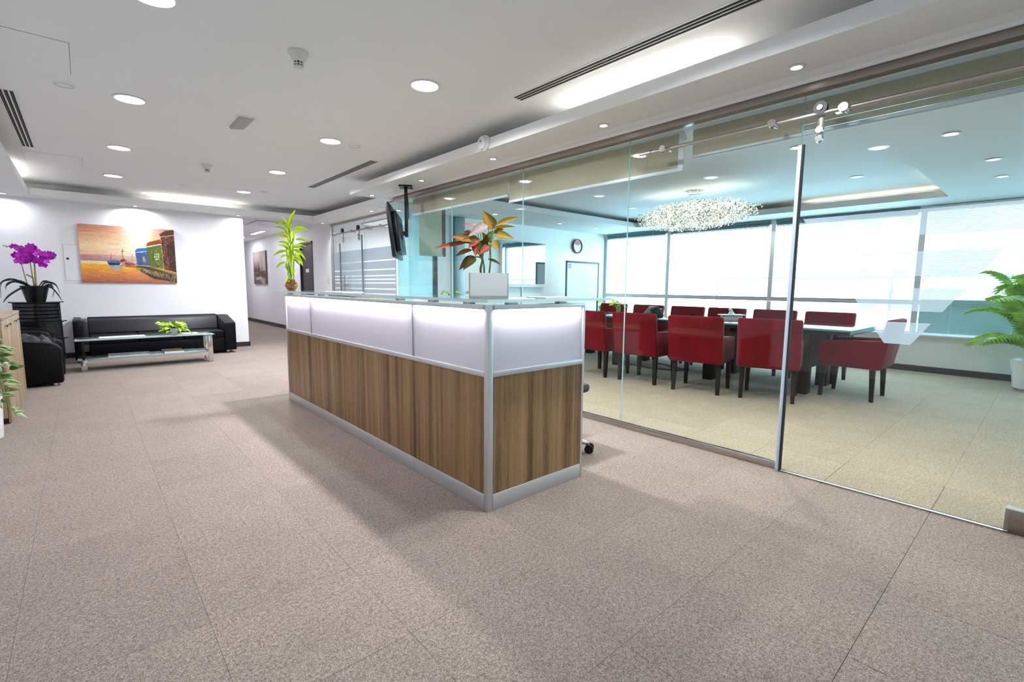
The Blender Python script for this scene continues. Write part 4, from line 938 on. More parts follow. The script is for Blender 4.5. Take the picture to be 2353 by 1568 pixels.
# chandelier
cd = thing('chandelier', 'oblong chandelier of glass blossoms glowing over the meeting table', 'chandelier', (6.40, 3.45, CT), 0)
MB().lathe([(0, -.03), (.10, -.03), (.13, -.012), (.13, 0), (0, 0)], seg=28).build('ceiling_rose', M['chrome'], cd)
for a in range(5): MB().cyl((.06*math.cos(a), .06*math.sin(a), -.03), (.10*math.cos(a*1.3), -.5+.25*a, -.30), .0015, seg=5).build('wire', M['chrome'], cd)
MB().box(-.015, .015, -.62, .62, -.315, -.30).box(-.20, .20, -.35, -.33, -.315, -.30).box(-.20, .20, .33, .35, -.315, -.30).build('frame', M['chrome'], cd)
rr = random.Random(11)
b = MB(); g = MB()
for k in range(5200):
    while True:
        x, y, z = rr.uniform(-1, 1), rr.uniform(-1, 1), rr.uniform(-1, 1)
        q = x*x+y*y+z*z
        if q < 1 and q > .34: break
    n = Vector((x, y, z)).normalized(); s_ = rr.uniform(.92, 1.14) if q > .6 else 1
    p = Vector((x*.34*s_, y*.82*s_, -.325+z*.19*s_))
    sz = rr.uniform(.006, .0135)
    # little blossom: open cup of five petals
    ax = (n+Vector((rr.uniform(-.6, .6), rr.uniform(-.6, .6), rr.uniform(-.6, .6)))).normalized(); qq = ax.to_track_quat('Z', 'Y').to_matrix()
    c0 = b.bm.verts.new(p); rim = [b.bm.verts.new(p+qq@Vector((sz*1.25*math.cos(2*PI*i/5), sz*1.25*math.sin(2*PI*i/5), sz*(.6+.5*(i % 2))))) for i in range(5)]
    for i in range(5): b.bm.faces.new((c0, rim[i], rim[(i+1) % 5]))
    if k % 8 == 0: g.cyl(Vector((p.x*.15, p.y*.8, -.32)), p, .0012, .0008, seg=4, caps=False)
b.bm.faces.ensure_lookup_table()
for i_, f in enumerate(b.bm.faces): f.material_index = 1 if mnoise.noise(f.calc_center_median()*55) > .06 else 0
o = b.build('blossoms', [M['crystal'], M['crystal2']], cd); o['kind'] = 'stuff'
o = g.build('stems', M['chrome'], cd); o['kind'] = 'stuff'
for k in range(12):
    y = -.62+1.24*k/11; x = .10*(1 if k % 2 else -1)
    MB().ball((x, y, -.31), .016, 2).build('bulb', M['bulb'], cd)
for k in range(6):
    pl_ = bpy.data.lights.new('chandelier_lamp', 'POINT'); pl_.energy = W_CHAND/6; pl_.color = C_WARM; pl_.shadow_soft_size = .02
    po_ = bpy.data.objects.new('chandelier_lamp', pl_); COL.objects.link(po_); po_.parent = cd; po_.location = (.06*(1 if k % 2 else -1), -.55+k*.22, -.27)

# ------------------------------------------------------------------ ceiling lights and fittings
def downlight(label, loc, r, power, grp, spot=False, spread=162, name=None, col=C_LED):
    t = thing(name or ('spotlight' if spot else 'downlight'), label, 'ceiling light', loc, 0, grp)
    MB().lathe([(r, 0), (r+.014, -.002), (r+.016, -.006), (r, -.008), (r-.004, -.004), (r-.004, 0)], seg=32).build('trim_ring', M['white'], t)
    MB().lathe([(0, -.0025), (r-.004, -.0025), (r-.004, -.001), (0, -.001)], seg=32).build('diffuser', M['ledspot'] if spot else M['led'], t)
    area('lamp', (0, 0, -.010), r*1.2, r*1.2, power, col, (0, 0, -1), 'DISK', spread, parent=t)
    return t
ordn = ['nearest', 'second', 'third', 'fourth']
for k, y in enumerate((3.20, 5.04, 6.88, 8.70)):
    downlight('large round downlight above the desk row, %s from the viewer' % ordn[k], (1.965+.012*k, y, ZC), .098, W_DOWN, 'large round downlights of the lobby')
    downlight('large round downlight on the left row over the open carpet, %s from the viewer' % ordn[k], (.36+.014*k, y-.02, ZC), .098, W_DOWN_LEFT, 'large round downlights of the lobby')
for y in (1.36,):
    for x, wd_ in ((1.95, W_DOWN*.55), (.35, W_DOWN_LEFT)): downlight('large round downlight over the carpet behind the viewer, %s one on the %s row' % ('nearer' if y > 0 else 'farther', 'desk' if x > 1 else 'left'), (x, y, ZC), .098, wd_, 'large round downlights behind the viewer')
nm5 = ['above the sliding door', 'above the second glass pane from the door', 'above the white alarm on the ceiling edge', 'above the glass pane behind the pink plant', 'at the end of the dropped ceiling by the television']
for k, y in enumerate((1.09, 2.44, 3.785, 5.13, 6.44)): downlight('small recessed spot '+nm5[k], (3.088, y, ZS), .030, W_SPOT, 'small spots in the dropped ceiling edge', True, 110)
downlight('small recessed spot behind the television in front of the office glass', (3.72, 7.80, ZS), .030, W_SPOT, 'small spots in the dropped ceiling edge', True, 110)
downlight('small recessed spot at the wall corner beside the corridor', (3.72, 10.02, ZS), .030, W_SPOT, 'small spots in the dropped ceiling edge', True, 110)
downlight('small recessed spot washing the harbour painting', (.714, 10.03, ZS), .030, W_SPOT*2.8, 'small spots in the dropped ceiling edge', True, 165)
downlight('small recessed spot near the right end of the sofa wall', (2.20, 10.03, ZS), .030, W_SPOT*.7, 'small spots in the dropped ceiling edge', True, 165)
downlight('small recessed spot above the magazine rack corner', (-.76, 9.95, ZS), .034, W_SPOT*1.0, 'small spots in the dropped ceiling edge', True, 165)
cl = [((4.955, .64, CS), 'pinkish spot over the right strip of the meeting room, nearest the glass'), ((6.176, .49, CS), 'pinkish spot over the right strip of the meeting room, middle one'), ((7.147, .49, CS), 'pinkish spot over the right strip of the meeting room, nearest the windows'),
      ((5.10, 6.2, CS), 'spot over the left strip of the meeting room, near the steel column'), ((6.70, 6.25, CS), 'spot over the left strip of the meeting room, above the wall screen'), ((7.75, 6.25, CS), 'spot over the left strip of the meeting room, above the clock'),
      ((8.60, 1.80, CS), 'spot by the windows above the frosted door logo'), ((8.60, 3.45, CS), 'spot by the windows right of the chandelier'), ((8.60, 5.0, CS), 'spot by the windows behind the left half of the chandelier')]
for p, lb in cl: downlight('small recessed '+lb, p, .042, W_CONF_SPOT, 'small spots of the meeting room', True, 130, col=(1, .95, .86))
for p, lb in [((5.12, 4.87, CT), 'left of the chandelier nearest the glass'), ((6.99, 4.86, CT), 'left of the chandelier nearest the windows'), ((6.93, 1.70, CT), 'right of the chandelier nearest the windows'), ((5.12, 1.75, CT), 'right of the chandelier nearest the glass')]:
    downlight('round downlight in the meeting room tray ceiling '+lb, p, .05, W_CONF_DOWN, 'downlights of the meeting tray ceiling', False, 130, col=(1, .95, .86))
# corridor fixtures
def panel_light(label, x, y, w_, d_, on):
    t = thing('panel_light', label, 'ceiling light', (x, y, 2.50))
    MB().box(-w_/2, w_/2, -d_/2, d_/2, -.012, 0).build('frame', M['cream'] if on else M['steel'], t)
    MB().box(-w_/2+.03, w_/2-.03, -d_/2+.03, d_/2-.03, -.014, -.011).build('diffuser', M['led'] if on else M['panel'], t)
    return t
panel_light('square ceiling panel with steel frame over the corridor mouth', 3.1, 11.7, .62, 1.1, False)
panel_light('long lit corridor lamp, nearer one', 3.45, 13.8, .16, 1.1, True)
panel_light('long lit corridor lamp, farther one', 3.45, 15.9, .16, 1.1, True)
area('corridor_light', (3.2, 12.6, 2.47), .5, .5, W_CORR*.8, C_LED); area('corridor_light', (3.2, 16.0, 2.47), .5, .5, W_CORR, C_LED)
# linear slot diffusers
def diffuser(label, x, y0, y1, n=3):
    t = thing('slot_diffuser', label, 'vent', (x, (y0+y1)/2, ZC), 0, 'linear slot diffusers')
    h = (y1-y0)/2; wd = .020; W2 = n*wd+(n-1)*.012
    MB().box(-W2/2-.016, W2/2+.016, -h-.014, h+.014, -.003, 0).build('flange', M['white'], t)
    for k in range(n):
        a = -W2/2+k*(wd+.012)
        MB().box(a, a+wd, -h, h, -.0045, -.002).build('slot', M['slotdark'], t)
        MB().box(a+.008, a+.010, -h, h, -.0075, -.003).build('blade', M['aludark'], t)
    return t
diffuser('long slotted air diffuser above the near end of the desk', 2.628, -.4, 2.92)
diffuser('slotted air diffuser in the middle of the ceiling near the television', 2.66, 5.47, 7.59)
diffuser('slotted air diffuser at the left edge of the ceiling', -.345, 5.43, 7.47)
def detector(label, x, y):
    t = thing('smoke_detector', label, 'smoke detector', (x, y, ZC), 0, 'smoke detectors')
    MB().lathe([(0, 0), (.062, 0), (.062, -.012), (.055, -.020), (.034, -.055), (.032, -.06), (0, -.06)], seg=28).build('base', M['cream'], t)
    MB().lathe([(0, -.060), (.024, -.060), (.024, -.084), (0, -.084)], seg=20).build('core', M['slotdark'], t)
    for z in (-.072, -.086): MB().lathe([(.020, z), (.030, z), (.029, z-.005), (.020, z-.005), (.020, z)], seg=20).build('ring', M['cream'], t)
    for k in range(8):
        a = 2*PI*k/8; MB().box(-.003, .003, .021, .029, -.090, -.058, M=Matrix.Rotation(a, 4, 'Z')).build('rib', M['cream'], t)
    MB().lathe([(0, -.086), (.028, -.086), (.024, -.095), (0, -.097)], seg=20).build('cap', M['cream'], t)
detector('cream smoke detector on the ceiling nearest the viewer', 1.11, 3.30)
detector('cream smoke detector on the far part of the ceiling', 1.23, 7.05)
for x, y, lb in ((-.007, 4.98, 'left of the near left downlight'), (1.215, 8.68, 'between the two farthest downlights'), (2.23, 5.03, 'right of the second desk row downlight'), (2.23, 8.43, 'beside the farthest desk row downlight')):
    t = thing('ceiling_disc', 'flat round ceiling cover '+lb, 'ceiling cover', (x, y, ZC))
    MB().lathe([(0, 0), (.062, 0), (.062, -.006), (.052, -.012), (0, -.013)], seg=28).build('cover', M['ceil'], t)
    MB().lathe([(.050, -.0125), (.054, -.0115), (.054, -.014), (.050, -.0145), (.050, -.0125)], seg=28).build('ring', M['alu'], t)
t = thing('ceiling_grille', 'small square grey ceiling grille between the two downlight rows', 'vent', (1.165, 5.02, ZC))
MB().box(-.075, .075, -.20, .20, -.008, 0, bev=.002).build('frame', M['white'], t)
MB().prism([(-.060, -.008), (.060, -.008), (.060, -.012), (-.050, -.030)], -.185, .185, 'y').build('flap', mat('grey grille', (.42, .40, .38), .6), t)
for x0, x1, y0, y1, lb in ((-.42, .035, 4.13, 4.73, 'nearer'), (-.42, .09, 7.72, 8.34, 'farther')):
    t = thing('ceiling_hatch', 'flush white ceiling access hatch on the left, the %s one' % lb, 'hatch', (x0, y0, ZC))
    MB().box(0, x1-x0, 0, y1-y0, -.001, 0).build('joint', M['aludark'], t)
    MB().box(.003, x1-x0-.003, .003, y1-y0-.003, -.0025, 0).build('door', M['ceil'], t)
t = thing('alarm_sounder', 'round white alarm fixed to the dropped ceiling edge', 'alarm', (2.845, 3.60, 2.475))
RY = Matrix.Rotation(-PI/2, 4, 'Y')
MB().lathe([(0, 0), (.072, 0), (.072, .020), (.058, .034), (.056, .050), (.030, .058), (0, .058)], seg=28, M=RY).build('body', M['white'], t)
MB().cyl((-.058, 0, .01), (-.060, 0, .01), .007).build('indicator', M['black'], t)

# ------------------------------------------------------------------ plants
def leaf_mesh(name, m, curve=.25, fold=.12, shape='lance', n=9):
    """unit leaf: length 1 along +X, width 1 across Y, droops towards -Z"""
    bm = bmesh.new(); uvl = bm.loops.layers.uv.new('UVMap'); rows = []; k = 5
    for i in range(n):
        t = i/(n-1)
        if shape == 'lance': wv = math.sin(PI*min(1, t**.80*.97+.03))**.85
        elif shape == 'heart': wv = (math.sin(PI*min(1, t**.55*.96+.04)))**.9
        elif shape == 'strap': wv = min(1, t*5+.35)*(1-max(0, t-.72)/.28)**.6 if t < 1 else 0
        else: wv = math.sin(PI*(t**.6*.95+.04))**1.0
        wv = max(wv, .02)*.5
        row = []
        for j in range(k):
            s = j/(k-1)*2-1
            row.append((bm.verts.new((t - .10*curve*t*t, s*wv, -curve*t*t+fold*abs(s)*wv*2)), t, (s+1)/2))
        rows.append(row)
    for A, B in zip(rows, rows[1:]):
        for j in range(k-1):
            q = (A[j], B[j], B[j+1], A[j+1]); f = bm.faces.new([v[0] for v in q]); f.smooth = True
            for lp, v in zip(f.loops, q): lp[uvl].uv = (v[1], v[2])
    me = bpy.data.meshes.new(name); bm.to_mesh(me); bm.free(); me.materials.append(m); return me
def put_leaf(me, parent, base, tip, width, nrm=(0, -.5, 1), name='leaf', roll=0):
    base, tip, nrm = Vector(base), Vector(tip), Vector(nrm)
    x = tip-base; L = x.length; x.normalize(); y = nrm.cross(x)
    if y.length < 1e-3: y = Vector((0, 1, 0)).cross(x)
    y.normalize(); z = x.cross(y)
    if roll:
        y, z = y*math.cos(roll)+z*math.sin(roll), z*math.cos(roll)-y*math.sin(roll)
    o = link(name, me, parent)
    Rm = Matrix((x, y, z)).transposed().to_4x4()
    o.matrix_local = Matrix.Translation(base) @ Rm @ Matrix.Diagonal((L, width, L, 1))
    return o
def stem(parent, pts, r, m=None, name='stem', r1=None): return MB().tube(pts, r, 6, r1).build(name, m or M['stem'], parent)
LM = {}
def leaf(kind, m, **k):
    key = (kind, m, tuple(k.items()))
    if key not in LM: LM[key] = leaf_mesh('leaf', M[m], shape=kind, **k)
    return LM[key]

# pink and green plant on the counter (local x = right in view, y = away)
px = .00239
ag = thing('potted_plant', 'pink and green leaved plant in a white square pot on the glass counter', 'plant', (1.665, 2.075, CZ1), -.679)
PW, PD, PH = .212, .16, .131
MB().box(-PW/2, PW/2, -PD/2, -PD/2+.008, 0, PH).box(-PW/2, PW/2, PD/2-.008, PD/2, 0, PH).box(-PW/2, -PW/2+.008, -PD/2, PD/2, 0, PH).box(PW/2-.008, PW/2, -PD/2, PD/2, 0, PH).box(-PW/2, PW/2, -PD/2, PD/2, 0, .01).build('pot', M['ceramic'], ag)
MB().box(-PW/2+.008, PW/2-.008, -PD/2+.008, PD/2-.008, .01, PH-.02).build('soil', M['soil'], ag)
def P(x, y, d=0): return Vector(((x-1127)*px, d, PH+(628-y)*px))
AG = [('heart', 'aglagold', (1136, 527), (1113, 489), 27, (.0, -1, .25), .05, 0),
      ('lance', 'aglagold', (1143, 520), (1196, 503), 15, (0, -.8, .7), -.02, .02),
      ('lance', 'agla', (1131, 527), (1188, 519), 10, (0, -.5, .8), .05, .05),
      ('heart', 'aglagold', (1143, 541), (1184, 548), 20, (0, -.9, .5), .12, .0),
      ('heart', 'aglapale', (1124, 523), (1080, 547), 24, (0, -.9, .55), .10, -.05),
      ('lance', 'aglapink', (1106, 526), (1070, 519), 12, (0, -.6, .8), .10, -.02),
      ('heart', 'aglagold', (1098, 524), (1119, 521), 10, (0, -.6, .8), .10, .03),
      ('lance', 'aglapink', (1092, 540), (1072, 536), 14, (0, -.8, .5), .10, .0),
      ('heart', 'agla', (1088, 556), (1044, 546), 22, (0, -.9, .5), .10, -.03),
      ('lance', 'aglapink', (1080, 560), (1010, 586), 14, (.1, -.75, .8), -.22, -.02),
      ('lance', 'agla', (1104, 552), (1070, 561), 18, (0, -.9, .4), .1, -.05),
      ('lance', 'agla', (1090, 577), (1051, 589), 14, (0, -.7, .7), .1, -.02),
      ('heart', 'aglapink', (1098, 562), (1098, 591), 17, (0, -1, .2), .1, -.05),
      ('heart', 'aglapink', (1127, 568), (1104, 588), 15, (0, -1, .3), .1, -.05),
      ('lance', 'agladark', (1113, 578), (1108, 556), 14, (0, -1, .2), .08, -.01),
      ('heart', 'aglagold', (1137, 556), (1150, 578), 19, (0, -1, .2), .08, -.03),
      ('heart', 'agladark', (1092, 594), (1059, 618), 20, (-.1, -.8, .5), .2, -.04),
      ('heart', 'agladark', (1096, 592), (1070, 620), 18, (.1, -.9, .4), .2, -.06),
      ('lance', 'agladark', (1126, 597), (1154, 607), 8, (0, -.7, .7), .1, -.02),
      ('lance', 'aglagold', (1121, 546), (1142, 533), 13, (0, -.8, .5), .1, .04),
      ('lance', 'agladark', (1112, 600), (1101, 548), 8, (0, -.9, .3), .05, .03),
      ('heart', 'agla', (1100, 556), (1066, 556), 17, (0, -.9, .5), .12, -.06),
      ('lance', 'aglapink', (1106, 556), (1082, 572), 13, (.1, -.9, .5), .15, -.07),
      ('heart', 'agladark', (1116, 566), (1124, 540), 15, (0, -1, .2), .08, .02),
      ('heart', 'aglagold', (1124, 556), (1112, 535), 13, (0, -1, .3), .08, .03),
      ('lance', 'agladark', (1120, 578), (1134, 560), 10, (0, -1, .3), .1, .02),
      ('lance', 'agla', (1138, 536), (1160, 526), 11, (0, -.9, .5), .1, .04)]
hub = {0: (1113, 596), 1: (1130, 560)}
for kind, m_, b0, t0, wd, nr_, cv, dp in AG:
    hx, hy = hub[1] if b0[0] > 1119 else hub[0]
    put_leaf(leaf(kind, m_, curve=cv, fold=.10), ag, P(*b0, dp), P(*t0, dp-.03), wd*px*1.12, nr_)
    stem(ag, [P(hx, hy, 0), P((hx+b0[0])/2+1, (hy+b0[1])/2-3, dp*.6), P(*b0, dp)], .0030, r1=.0018, name='leaf_stalk')
stem(ag, [P(1110, 641), P(1108, 618), P(1113, 596), P(1111, 584)], .0075, r1=.005)
stem(ag, [P(1127, 641), P(1131, 600), P(1130, 560), P(1136, 530)], .0060, r1=.004)
stem(ag, [P(1117, 641, .02), P(1116, 612, .02), P(1113, 590, .01)], .006, r1=.004)

# lucky bamboo in an amber glass vase
lp = .00428
lb_ = thing('potted_plant', 'tall lucky bamboo in an amber glass vase at the far end of the counter', 'plant', (1.527, 5.0, CZ1), -.40)
MB().lathe([(.0, 0), (.034, 0), (.052, .022), (.060, .048), (.056, .074), (.040, .095), (.036, .104), (.039, .110), (.035, .110), (.032, .102), (.036, .094), (.052, .073), (.056, .048), (.048, .024), (.03, .004), (0, .004)], seg=28).build('vase', M['gold'], lb_)
rp = random.Random(5); pm = MB().ball((0, 0, 0), .0085, 2).mesh('pebble', M['pebble'])
for k in range(46):
    z = .012+.075*rp.random(); R_ = .048*math.sin(min(1, (z+.02)/.075)*1.6)-.004; a = rp.uniform(0, 6.28); r_ = R_*math.sqrt(rp.random())
    o = link('pebble', pm, lb_, (r_*math.cos(a), r_*math.sin(a), z)); o.scale = (rp.uniform(.7, 1.2), rp.uniform(.7, 1.2), rp.uniform(.7, 1.1))
def Q(x, y, d=0): return Vector(((x-669)*lp, d, (664-y)*lp))
for (xb, xt, yt, r_) in ((664, 662, 560, .007), (669, 671, 520, .008), (674, 676, 545, .007), (667, 666, 585, .006)):
    pts = [Q(xb, 655), Q(xb+(xt-xb)*.5+1, (655+yt)/2), Q(xt, yt)]
    o = stem(lb_, pts, r_, M['stalk'], 'stalk', r_*.8)
    for k in range(5):
        f = (k+1)/6; p = pts[0].lerp(pts[2], f); MB().lathe([(r_*.9, -.003), (r_*1.18, 0), (r_*.9, .003)], seg=10).build('node', M['stalk'], o, p)
BL = [((672, 520), (682, 481), 9), ((668, 522), (661, 499), 7), ((664, 516), (636, 512), 4), ((665, 524), (645, 504), 4), ((672, 523), (671, 498), 9), ((678, 525), (712, 522), 6), ((676, 534), (700, 522), 7), ((667, 545), (634, 537), 7), ((664, 530), (640, 518), 5),
      ((671, 548), (660, 520), 8), ((682, 549), (714, 550), 5), ((668, 560), (644, 552), 5), ((676, 555), (675, 525), 9), ((668, 568), (648, 560), 6), ((666, 572), (648, 558), 7), ((676, 565), (704, 556), 6), ((676, 568), (700, 566), 5), ((664, 575), (632, 583), 5), ((670, 578), (662, 552), 8),
      ((680, 574), (704, 592), 8), ((674, 574), (697, 573), 5), ((662, 585), (645, 588), 7), ((676, 580), (698, 602), 9), ((678, 588), (698, 607), 8), ((668, 592), (665, 565), 8), ((674, 592), (690, 606), 7), ((664, 598), (661, 622), 8), ((670, 600), (672, 570), 8), ((668, 606), (655, 612), 5), ((676, 600), (682, 575), 7),
      ((667, 604), (664, 630), 8), ((672, 604), (673, 632), 7), ((660, 600), (635, 612), 6), ((664, 630), (660, 645), 6), ((672, 628), (681, 622), 7), ((670, 540), (668, 512), 8), ((673, 560), (674, 535), 9), ((665, 562), (664, 540), 8), ((674, 582), (677, 552), 8), ((667, 590), (662, 606), 8)]
for i, (b0, t0, wd) in enumerate(BL):
    dp = rp.uniform(-.05, .05)
    put_leaf(leaf('lance', 'lime', curve=.16 if i % 3 else .3, fold=.2), lb_, Q(*b0, dp*.3), Q(*t0, dp), wd*lp*.85, (rp.uniform(-.3, .3), -.8, .75))

# orchid on the magazine rack
op = .00603
orc = thing('potted_plant', 'magenta orchid in a black pot on top of the magazine rack', 'plant', (-.505, 9.31, .906), .05)
MB().lathe([(0, 0), (.09, 0), (.098, .012), (.142, .20), (.150, .205), (.150, .225), (.136, .225), (.128, .19), (0, .19)], seg=28).build('pot', M['black'], orc)
MB().lathe([(0, .190), (.128, .190), (.10, .20), (0, .205)], seg=20).build('soil', M['soil'], orc)
def O(x, y, d=0): return Vector(((x-81)*op, d, (695-y)*op))
for b0, t0, dp in (((70, 660), (63, 606), -.02), ((80, 660), (77, 592), 0), ((84, 660), (85, 575), .02), ((82, 660), (84, 600), -.03)):
    stem(orc, [O(*b0, 0), O((b0[0]+t0[0])/2, (b0[1]+t0[1])/2, dp), O(*t0, dp)], .008, M['stick'], 'flower_stem', .005)
stem(orc, [O(77, 592), O(70, 582, -.02), O(58, 573, -.04), O(40, 571, -.05)], .0035, name='flower_spike', r1=.002)
stem(orc, [O(85, 590), O(95, 584, -.02), O(110, 588, -.04), O(119, 592, -.05)], .0035, name='flower_spike', r1=.002)
fb_ = bmesh.new()
def petal(bm, a, L, wd, lift):
    c, s = math.cos(a), math.sin(a); pts = [(0, 0, 0), (.35*L, .5*wd, lift*.5), (.75*L, .45*wd, lift), (L, 0, lift*1.1), (.75*L, -.45*wd, lift), (.35*L, -.5*wd, lift*.5)]
    vs = [bm.verts.new((p[0]*c-p[1]*s, p[2], p[0]*s+p[1]*c)) for p in pts]; mid = bm.verts.new((.55*L*c, lift*.4, .55*L*s))
    for i in range(6): bm.faces.new((vs[i], vs[(i+1) % 6], mid))
for k, (a, L, wd) in enumerate(((PI/2, 1, .6), (PI/2+2.1, 1, .6), (PI/2-2.1, 1, .6), (.25, 1.05, .95), (PI-.25, 1.05, .95), (-PI/2, .55, .4))): petal(fb_, a, L, wd, -.18 if k < 5 else -.45)
fm = bpy.data.meshes.new('flower'); fb_.to_mesh(fm); fb_.free(); fm.materials.append(M['petal'])
FL = [(62, 576), (66, 583), (57, 590), (63, 597), (60, 605), (67, 605), (80, 571), (84, 577), (76, 586), (82, 592), (90, 588), (93, 581), (80, 602), (88, 602), (94, 600), (98, 611), (104, 604), (104, 590), (110, 585), (116, 588), (112, 595), (72, 592), (86, 583), (77, 597), (54, 572), (69, 578), (72, 584), (86, 596), (64, 590), (99, 593), (107, 595), (78, 580), (90, 606), (74, 600), (101, 586), (70, 598), (84, 571)]
for x, y in FL:
    d_ = rp.uniform(-.10, .04); o = link('flower', fm, orc, O(x, y, d_)); s_ = rp.uniform(.042, .058); o.scale = (s_, s_, s_)
    o.rotation_euler = (rp.uniform(-.5, .3), rp.uniform(-.4, .4), rp.uniform(-.8, .8))
for (x, y) in ((40, 571), (44, 573), (66, 570), (119, 594)): MB().ball((0, 0, 0), .011, 1, (1.6, .8, .8)).build('bud', M['bud'], orc, O(x, y, -.05))
for pts, wd in (([(72, 658), (50, 646), (30, 652), (27, 685)], .030), ([(70, 659), (52, 650), (38, 655), (35, 668)], .03), ([(68, 660), (54, 668), (38, 682), (29, 695)], .036), ([(72, 657), (58, 648), (44, 652), (34, 662)], .026), ([(92, 658), (102, 650), (116, 656), (122, 676)], .034), ([(95, 660), (106, 656), (112, 668), (109, 683)], .034), ([(96, 660), (108, 662), (118, 678), (124, 692)], .036), ([(88, 658), (96, 648), (106, 650), (112, 660)], .028), ([(80, 642), (76, 638), (70, 634), (69, 633)], .018), ([(74, 658), (46, 643), (26, 656), (23, 690)], .016)):
    bm = bmesh.new(); pv = [O(x, y, rp.uniform(-.07, .0)) for x, y in pts]; rows = []; n = 12; uvl = bm.loops.layers.uv.new('UVMap')
    for i in range(n):
        f = i/(n-1)*(len(pv)-1); a = min(int(f), len(pv)-2); u = f-a
        p0, p1, p2, p3 = pv[max(a-1, 0)], pv[a], pv[a+1], pv[min(a+2, len(pv)-1)]
        p = .5*((2*p1)+(p2-p0)*u+(2*p0-5*p1+4*p2-p3)*u*u+(3*p1-p0-3*p2+p3)*u**3)
        ww = wd*.75*min(1, .5+i*.3)*(1-max(0, i-8)/3.2)
        rows.append([bm.verts.new(p+Vector((0, s*ww, abs(s)*ww*.5+(.25 if s > 0 else -.25)*ww))) for s in (-1, 0, 1)])
    for A, B in zip(rows, rows[1:]):
        for j in (0, 1):
            f = bm.faces.new((A[j], B[j], B[j+1], A[j+1])); f.smooth = True
            for lp_, uv in zip(f.loops, ((0, j/2), (1, j/2), (1, (j+1)/2), (0, (j+1)/2))): lp_[uvl].uv = uv
    me = bpy.data.meshes.new('leaf'); bm.to_mesh(me); bm.free(); me.materials.append(M['olive']); o = link('leaf', me, orc)
    sd = o.modifiers.new('thickness', 'SOLIDIFY'); sd.thickness = .004

# pothos on the coffee table, bushy small plants
def bushy(label, loc, rz, pot, n, spread, hmin, hmax, lsize, mats, seed, trail=0, kind='heart', name='potted_plant', base=0.0, group=None):
    t = thing(name, label, 'plant', loc, rz, group); q = random.Random(seed)
    if pot: 
        r0, r1, hh, pm_ = pot
        MB().lathe([(0, 0), (r0*.94, 0), (r0, .006), (r1, hh), (r1*.9, hh), (r1*.86, hh*.86), (0, hh*.86)], seg=26).build('pot', pm_, t)
        MB().lathe([(0, hh*.84), (r1*.86, hh*.84), (r1*.5, hh*.9), (0, hh*.92)], seg=18).build('soil', M['soil'], t); base = hh*.88
    for k in range(n):
        a = q.uniform(0, 2*PI); rr_ = spread*math.sqrt(q.uniform(.02, 1)); z = base+q.uniform(hmin, hmax)*(1-.35*rr_/spread)
        p = Vector((rr_*math.cos(a), rr_*math.sin(a), z))
        if trail and k < trail: p = Vector((spread*1.02*math.cos(a), spread*1.02*math.sin(a), base*.45+q.uniform(.02, .07)))
        s_ = lsize*q.uniform(.7, 1.25); dr_ = Vector((math.cos(a), math.sin(a), q.uniform(-.5, .35))).normalized()
        put_leaf(leaf(kind, mats[k % len(mats)], curve=.22, fold=.12), t, p, p+dr_*s_, s_*(.85 if kind == 'heart' else .58 if kind == 'ivy' else .4), (q.uniform(-.4, .4), q.uniform(-.9, -.2), .9))
        stem(t, [Vector((0, 0, base)), Vector((p.x*.45, p.y*.45, base+(z-base)*.75)), p], .0022, r1=.0015, name='leaf_stalk')
    return t
po = bushy('small golden pothos in a white pot on the coffee table', (.955, 8.64, TZ), .25, (.036, .052, .095, M['ceramic']), 48, .10, .02, .13, .085, ['pothos', 'pothos', 'lime'], 2, trail=7)
stem(po, [(0, 0, .085), (-.10, -.02, .16), (-.16, -.03, .19), (-.20, -.03, .18)], .0025, name='runner')
put_leaf(leaf('heart', 'lime', curve=.2, fold=.12), po, (-.17, -.03, .185), (-.25, -.05, .195), .05, (0, -.5, 1))
stem(po, [(0, 0, .085), (.10, -.03, .11), (.17, -.05, .05), (.20, -.08, .005)], .0025, name='runner')
put_leaf(leaf('lance', 'pothos', curve=.1, fold=.1), po, (.16, -.05, .06), (.215, -.09, .004), .022, (0, -.7, .7))
bushy('variegated ivy plant in a tall white pot beside the low cabinets', (-.655, 5.24, 0), 0, (.12, .135, .33, M['ceramic']), 165, .19, .0, .58, .074, ['varieg', 'ivydark', 'varieg'], 9, trail=14, kind='ivy')
bushy('small leafy plant in a tall green vase among the red chairs on the meeting table', (6.12, 4.45, .7455), 0, (.022, .034, .13, mat('lime glass vase', (.25, .45, .03), .3)), 15, .09, .03, .13, .062, ['lime', 'pothos'], 4)
bushy('dark green bushy plant behind the whiteboard corner', (8.50, 6.48, 0), 0, (.12, .15, .30, M['black']), 44, .17, .20, .76, .13, ['pothos', 'pothos', 'lime'], 6)
bushy('leafy green plant on the white side cabinet behind the glass, left one', (3.86, 5.68, .986), 0, (.04, .05, .05, M['black']), 12, .10, .02, .12, .09, ['pothos', 'lime'], 12, kind='lance')
pk = bushy('small plant in a brown pot on the white side cabinet behind the glass', (4.28, 5.72, .986), 0, (.04, .06, .10, mat('brown clay pot', (.22, .12, .09), .7)), 7, .10, .0, .07, .07, ['pothos', 'lime'], 13, trail=2)

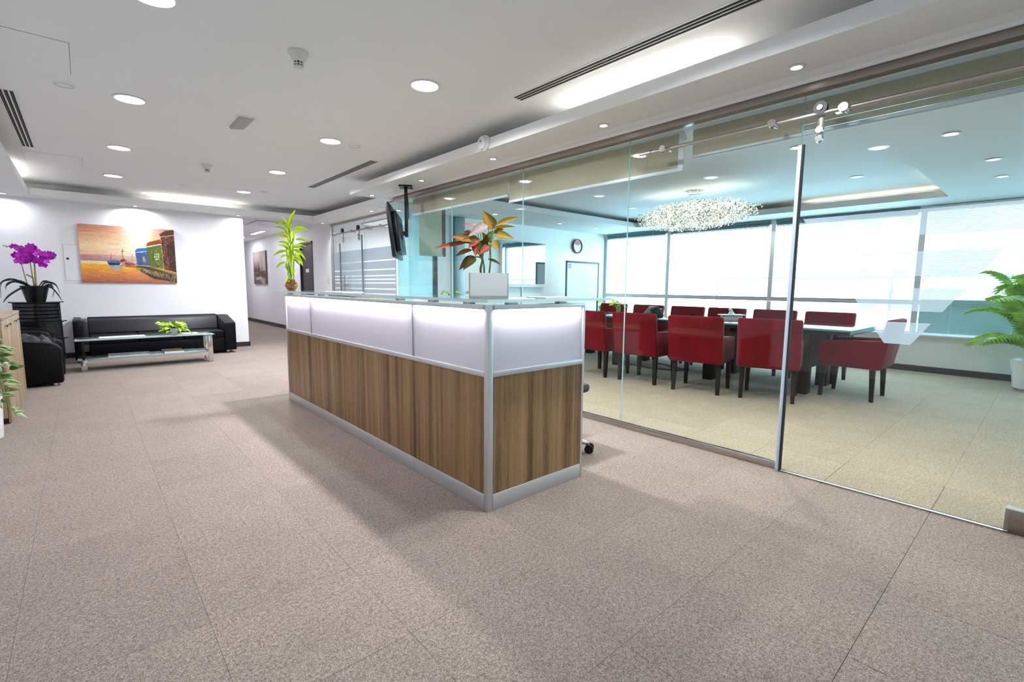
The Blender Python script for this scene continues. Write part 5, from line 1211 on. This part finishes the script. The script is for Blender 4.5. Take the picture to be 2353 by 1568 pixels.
# areca palm by the windows
pl = thing('palm', 'areca palm in a white pot by the meeting room windows', 'plant', (8.30, .055, 0))
MB().lathe([(0, .02), (.20, .02), (.215, .03), (.26, .36), (.25, .36), (.235, .31), (0, .31)], seg=32).lathe([(0, 0), (.17, 0), (.17, .02), (0, .02)], seg=24).build('pot', M['ceramic'], pl)
MB().lathe([(0, .30), (.236, .30), (.12, .315), (0, .32)], seg=20).build('soil', M['soil'], pl)
q = random.Random(21)
def frond(a, L, h, droop):
    t = MB(); b = bmesh.new(); c, s = math.cos(a), math.sin(a); pts = []
    for i in range(15):
        f = i/14; r_ = L*(f**1.5); z = .33+h*(1-(1-f)**1.7)-droop*f**3
        pts.append(Vector((c*(.04+r_), s*(.04+r_), z)))
    st_ = stem(pl, pts, .007, M['palmstem'], 'frond', .002)
    side = Vector((-s, c, 0))
    for i in range(4, 15):
        for u in (0, .5):
            if i == 14 and u: continue
            p = pts[i].lerp(pts[min(i+1, 14)], u); tg = (pts[min(i+1, 14)]-pts[i-1]).normalized(); f = (i+u)/14
            ln = .25*math.sin(PI*min(1, .15+f*.85))**.7+.05
            for sg in (-1, 1):
                d_ = (side*sg*.9+tg*.55+Vector((0, 0, .12))).normalized(); wv = tg.cross(d_).cross(d_).normalized()*.0055
                m1 = p+d_*ln*.5; e = p+d_*ln+Vector((0, 0, -.10*ln/.3)); v = [b.verts.new(x) for x in (p, m1+wv, e, m1-wv)]
                b.faces.new((v[0], v[1], v[2])); b.faces.new((v[0], v[2], v[3]))
    me = bpy.data.meshes.new('leaflets'); b.to_mesh(me); b.free(); me.materials.append(M['palm']); link('leaflets', me, st_)
for k in range(18):
    a = 2*PI*k/18*2.4+q.uniform(-.2, .2); frond(a, q.uniform(.35, .85)*(.55 if math.cos(a) > .3 else 1), q.uniform(.35, 1.15), q.uniform(.05, .35))
frond(math.radians(165), .62, 1.18, .20); frond(math.radians(150), .80, .95, .22); frond(math.radians(140), .82, .50, .30); frond(math.radians(120), .6, 1.2, .15)
